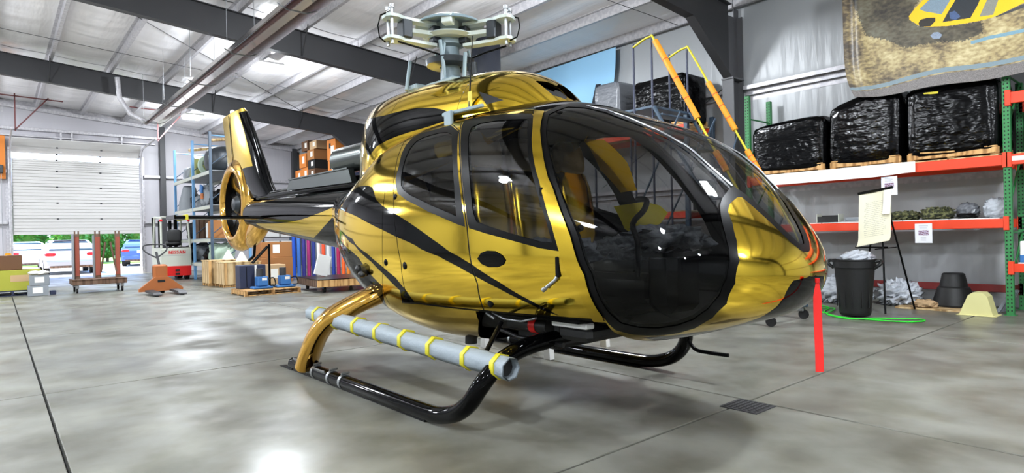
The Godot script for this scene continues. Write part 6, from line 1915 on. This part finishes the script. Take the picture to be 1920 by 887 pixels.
func build_high_boxes():
	var t := thing("mezzanine_shelf", "high steel shelf along the racking wall stacked with cartons", "shelf", V(0, 0, 0))
	put("deck", B1(V(10.65, 3.50, -24.6), V(1.1, 0.05, 6.4), 0.006), M.galv, t)
	for z in [-27.6, -24.6, -21.6]:
		for x in [10.2, 11.1]: put("post", B1(V(x, 1.74, z), V(0.09, 3.48, 0.09), 0.006), M.blue_grey, t)
	for z in [-26.1, -23.1]: put("edge_beam", B1(V(10.13, 3.44, z), V(0.05, 0.14, 2.9), 0.005), M.galv, t)
	var y := 3.526
	var p := thing("carton_pallet", "orange tinted pallet under the cartons on the high shelf", "pallet", V(10.62, y, -25.6))
	make_pallet_parts(p, 0.9, 2.6, M.cardboard_orange)
	y += 0.127
	var spec := [[-26.55, 0.0, 0.45, 0.62, M.cardboard_orange, "carton with a white label at the corner end"], [-25.75, 0.0, 0.50, 0.66, M.cardboard_orange, "upright carton beside the corner end one"], [-24.85, 0.0, 0.62, 0.52, M.cardboard_dark, "wide dark brown carton at the pallet's foot"], [-25.9, 0.67, 0.55, 0.60, M.cardboard_orange, "labelled carton of the second layer"], [-24.85, 0.53, 0.62, 0.36, M.black_matte, "black carton with a white label"], [-24.85, 0.90, 0.66, 0.42, M.cardboard, "long brown carton above the black one"], [-25.5, 1.34, 0.62, 0.42, M.cardboard_dark, "top brown carton of the stack"], [-24.74, 1.34, 0.55, 0.34, M.cardboard_pale, "flat yellowish carton on the top layer"]]
	for e in spec:
		var c := carton(e[5] + " on the high shelf", V(10.5, y + e[1], e[0]), V(e[2] * 1.2, e[3], 0.72), e[4], 0.0, false, "cartons on the high shelf")
		put("shipping_label", B1(V(-e[2] * 0.6 - 0.002, e[3] * 0.55, 0.1), V(0.003, e[3] * 0.5, 0.22)), M.paper, c)
	for e in [[-22.9, 3.53, 0.75, 0.80, M.cardboard_orange, "large square carton beside the exhaust pipe"], [-22.95, 4.34, 0.75, 0.82, M.cardboard_orange, "large carton with black marks stacked beside the exhaust pipe"]]:
		var c := carton(e[5], V(10.55, e[1], e[0]), V(e[2], e[3], 0.8), e[4], 0.0, false, "cartons on the high shelf")
		put("shipping_label", B1(V(-e[2] * 0.5 - 0.002, e[3] * 0.45, 0.1), V(0.003, e[3] * 0.45, 0.28)), M.paper, c)
		put("dark_mark", B1(V(-e[2] * 0.5 - 0.002, e[3] * 0.7, -0.12), V(0.003, e[3] * 0.25, 0.16)), M.black_matte, c)
	var d := thing("equipment_case", "dark grey transit case on the high shelf behind the exhaust", "case", V(10.46, 3.53, -22.08))
	put("shell", B1(V(0, 0.38, 0), V(0.62, 0.74, 0.66), 0.03), M.navy, d)
	put("lid_line", B1(V(0, 0.60, 0), V(0.63, 0.015, 0.67)), M.black_satin, d)
	put("print_mark", B1(V(-0.312, 0.46, 0.05), V(0.003, 0.05, 0.16)), M.white, d)
	put("latch", B1(V(-0.315, 0.60, 0.25), V(0.02, 0.07, 0.06), 0.005), M.steel, d)

# ---------------------------------------------------------------- outdoors beyond the roller door
func car(label: String, at: Vector3, turn: float, paint: Material, s := 1.0):
	var t := thing("car", label, "car", at, turn)
	# side profile along z (tail at +z), body sides tucked in towards the roof
	var lower := P2([2.28, 0.42, 2.32, 0.62, 2.30, 0.86, 2.22, 0.98, 1.6, 1.02, -1.4, 0.96, -2.2, 0.82, -2.30, 0.55, -2.25, 0.30, 2.2, 0.30])
	var b := MB.new()
	b.prism(lower, -0.92, 0.92)
	put("body", b, paint, t)
	var c := MB.new()
	var rows := [[0.98, 0.88, 2.20, -1.35], [1.25, 0.79, 2.02, -0.85], [1.42, 0.68, 1.78, -0.35], [1.47, 0.60, 1.60, -0.15]]
	for i in rows.size() - 1:
		var p: Array = rows[i]; var q: Array = rows[i + 1]
		var lo := [V(-p[1], p[0], p[2]), V(p[1], p[0], p[2]), V(p[1], p[0], p[3]), V(-p[1], p[0], p[3])]
		var hi := [V(-q[1], q[0], q[2]), V(q[1], q[0], q[2]), V(q[1], q[0], q[3]), V(-q[1], q[0], q[3])]
		for k in 4: c.face(lo[k], lo[(k + 1) % 4], hi[(k + 1) % 4], hi[k], (lo[k] + lo[(k + 1) % 4]) / 2 - V(0, 0.8, 0.3))
	c.face(V(-0.60, 1.47, 1.60), V(0.60, 1.47, 1.60), V(0.60, 1.47, -0.15), V(-0.60, 1.47, -0.15), V(0, 1, 0))
	put("cabin", c, paint, t)
	var g := MB.new()
	g.face(V(-0.76, 1.04, 2.175), V(0.76, 1.04, 2.175), V(0.60, 1.40, 1.84), V(-0.60, 1.40, 1.84), V(0, 0.3, 1))
	put("rear_window", g, M.car_glass, t)
	for sd in [-1, 1]:
		var w := MB.new()
		w.face(V(sd * 0.875, 1.03, 1.9), V(sd * 0.875, 1.03, -1.0), V(sd * 0.70, 1.40, -0.3), V(sd * 0.70, 1.40, 1.6), V(sd, 0.2, 0))
		put("side_window", w, M.car_glass, t)
		var tl := MB.new()
		tl.blob(V(sd * 0.72, 0.86, 2.25), V(0.20, 0.075, 0.08), 0.0, 1, 1.0, 18, 10, 0.6)
		put("tail_lamp", tl, M.tail_red, t)
		for z in [1.42, -1.45]:
			var wh := put("wheel", T1([V(sd * 0.93, 0.33, z), V(sd * 0.72, 0.33, z)], 0.33, 22), M.rubber, t)
			put("hub", T1([V(sd * 0.935, 0.33, z), V(sd * 0.925, 0.33, z)], 0.2, 16), M.steel, wh)
	put("bumper", B1(V(0, 0.48, 2.28), V(1.78, 0.26, 0.16), 0.05), paint, t)
	put("lower_trim", B1(V(0, 0.34, 2.30), V(1.5, 0.10, 0.12), 0.03), M.old_wood, t)
	put("number_plate", B1(V(0, 0.80, 2.325), V(0.34, 0.14, 0.02), 0.005), M.white, t)
	put("spoiler", B1(V(0, 1.46, 1.70), V(1.15, 0.03, 0.22), 0.01), paint, t)
	t.scale = V(s, s, s)

func build_outdoors():
	var gb := struct("ground", B1(V(5, -0.13, -66), V(120, 0.2, 72.6)), M.asphalt)
	gb.position.y = 0.0
	tag(put("lawn", B1(V(8, -0.02, -58), V(110, 0.10, 24), 0.02), M.grass), "strip of sunlit grass before the hedge outside", "lawn")
	car("silver estate car parked outside the roller door", V(2.45, -0.03, -34.2), PI * 0.0, M.car_silver)
	car("white saloon parked outside beyond the silver car", V(0.6, -0.03, -41.5), 0.35, M.car_white)
	car("blue car parked outside at the far side of the lot", V(6.6, -0.03, -41.5), -0.2, M.car_blue)
	# hedge: each bush a mass of leaf cards
	var rng := RandomNumberGenerator.new(); rng.seed = 77
	var quad := MB.new()
	quad.tri(V(-0.5, 0, 0), V(0.5, 0, 0), V(0, 1, 0.15)); quad.tri(V(-0.5, 0, 0), V(0, -1, 0.15), V(0.5, 0, 0))
	var lm := quad.mesh()
	for i in 16:
		var x := -11.0 + i * 2.1 + rng.randf_range(-0.1, 0.1)
		var t := thing("hedge_bush", "green leafy bush in the hedge outside the roller door", "bush", V(x, 0.035, -49.0 + rng.randf_range(-0.8, 0.8)), 0.0, "bushes of the hedge outside")
		var h := rng.randf_range(3.4, 4.6)
		put("trunk", T1([V(0, 0, 0), V(0.1, h * 0.6, 0)], [0.09, 0.04], 7), M.old_wood, t)
		var mm := MultiMesh.new()
		mm.transform_format = MultiMesh.TRANSFORM_3D
		mm.mesh = lm
		mm.instance_count = 2600
		for k in 2600:
			var a := rng.randf() * TAU; var yy := rng.randf()
			var rr := (0.55 + 0.5 * rng.randf()) * (1.15 - 0.35 * yy) * 1.15
			var p := V(cos(a) * rr, 0.28 + yy * h, sin(a) * rr * 0.8)
			var bs := Basis.from_euler(V(rng.randf() * TAU, rng.randf() * TAU, rng.randf() * TAU)).scaled(V(1, 1, 1) * rng.randf_range(0.09, 0.17))
			mm.set_instance_transform(k, Transform3D(bs, p))
		var mi := MultiMeshInstance3D.new()
		mi.multimesh = mm; mi.material_override = M.leaf; mi.name = "foliage"
		mi.set_meta("kind", "stuff")
		t.add_child(mi)
		var core := MB.new()
		core.blob(V(0, h * 0.50, 0), V(1.0, h * 0.44, 0.6), 0.1, 200 + i, 1.5, 18, 12)
		put("inner_foliage", core, M.grass, t)

func _ready():
	setup_view()
	make_materials()
	build_floor()
	build_shell()
	build_walls()
	build_lamps()
	build_heater()
	build_helicopter()
	build_racks()
	build_banners()
	build_stairs()
	build_right_floor()
	build_parts_rack()
	build_forklift()
	build_pallet_jack()
	build_dolly()
	build_left_stack()
	build_crates()
	build_cart_and_rolls()
	build_high_boxes()
	build_outdoors()
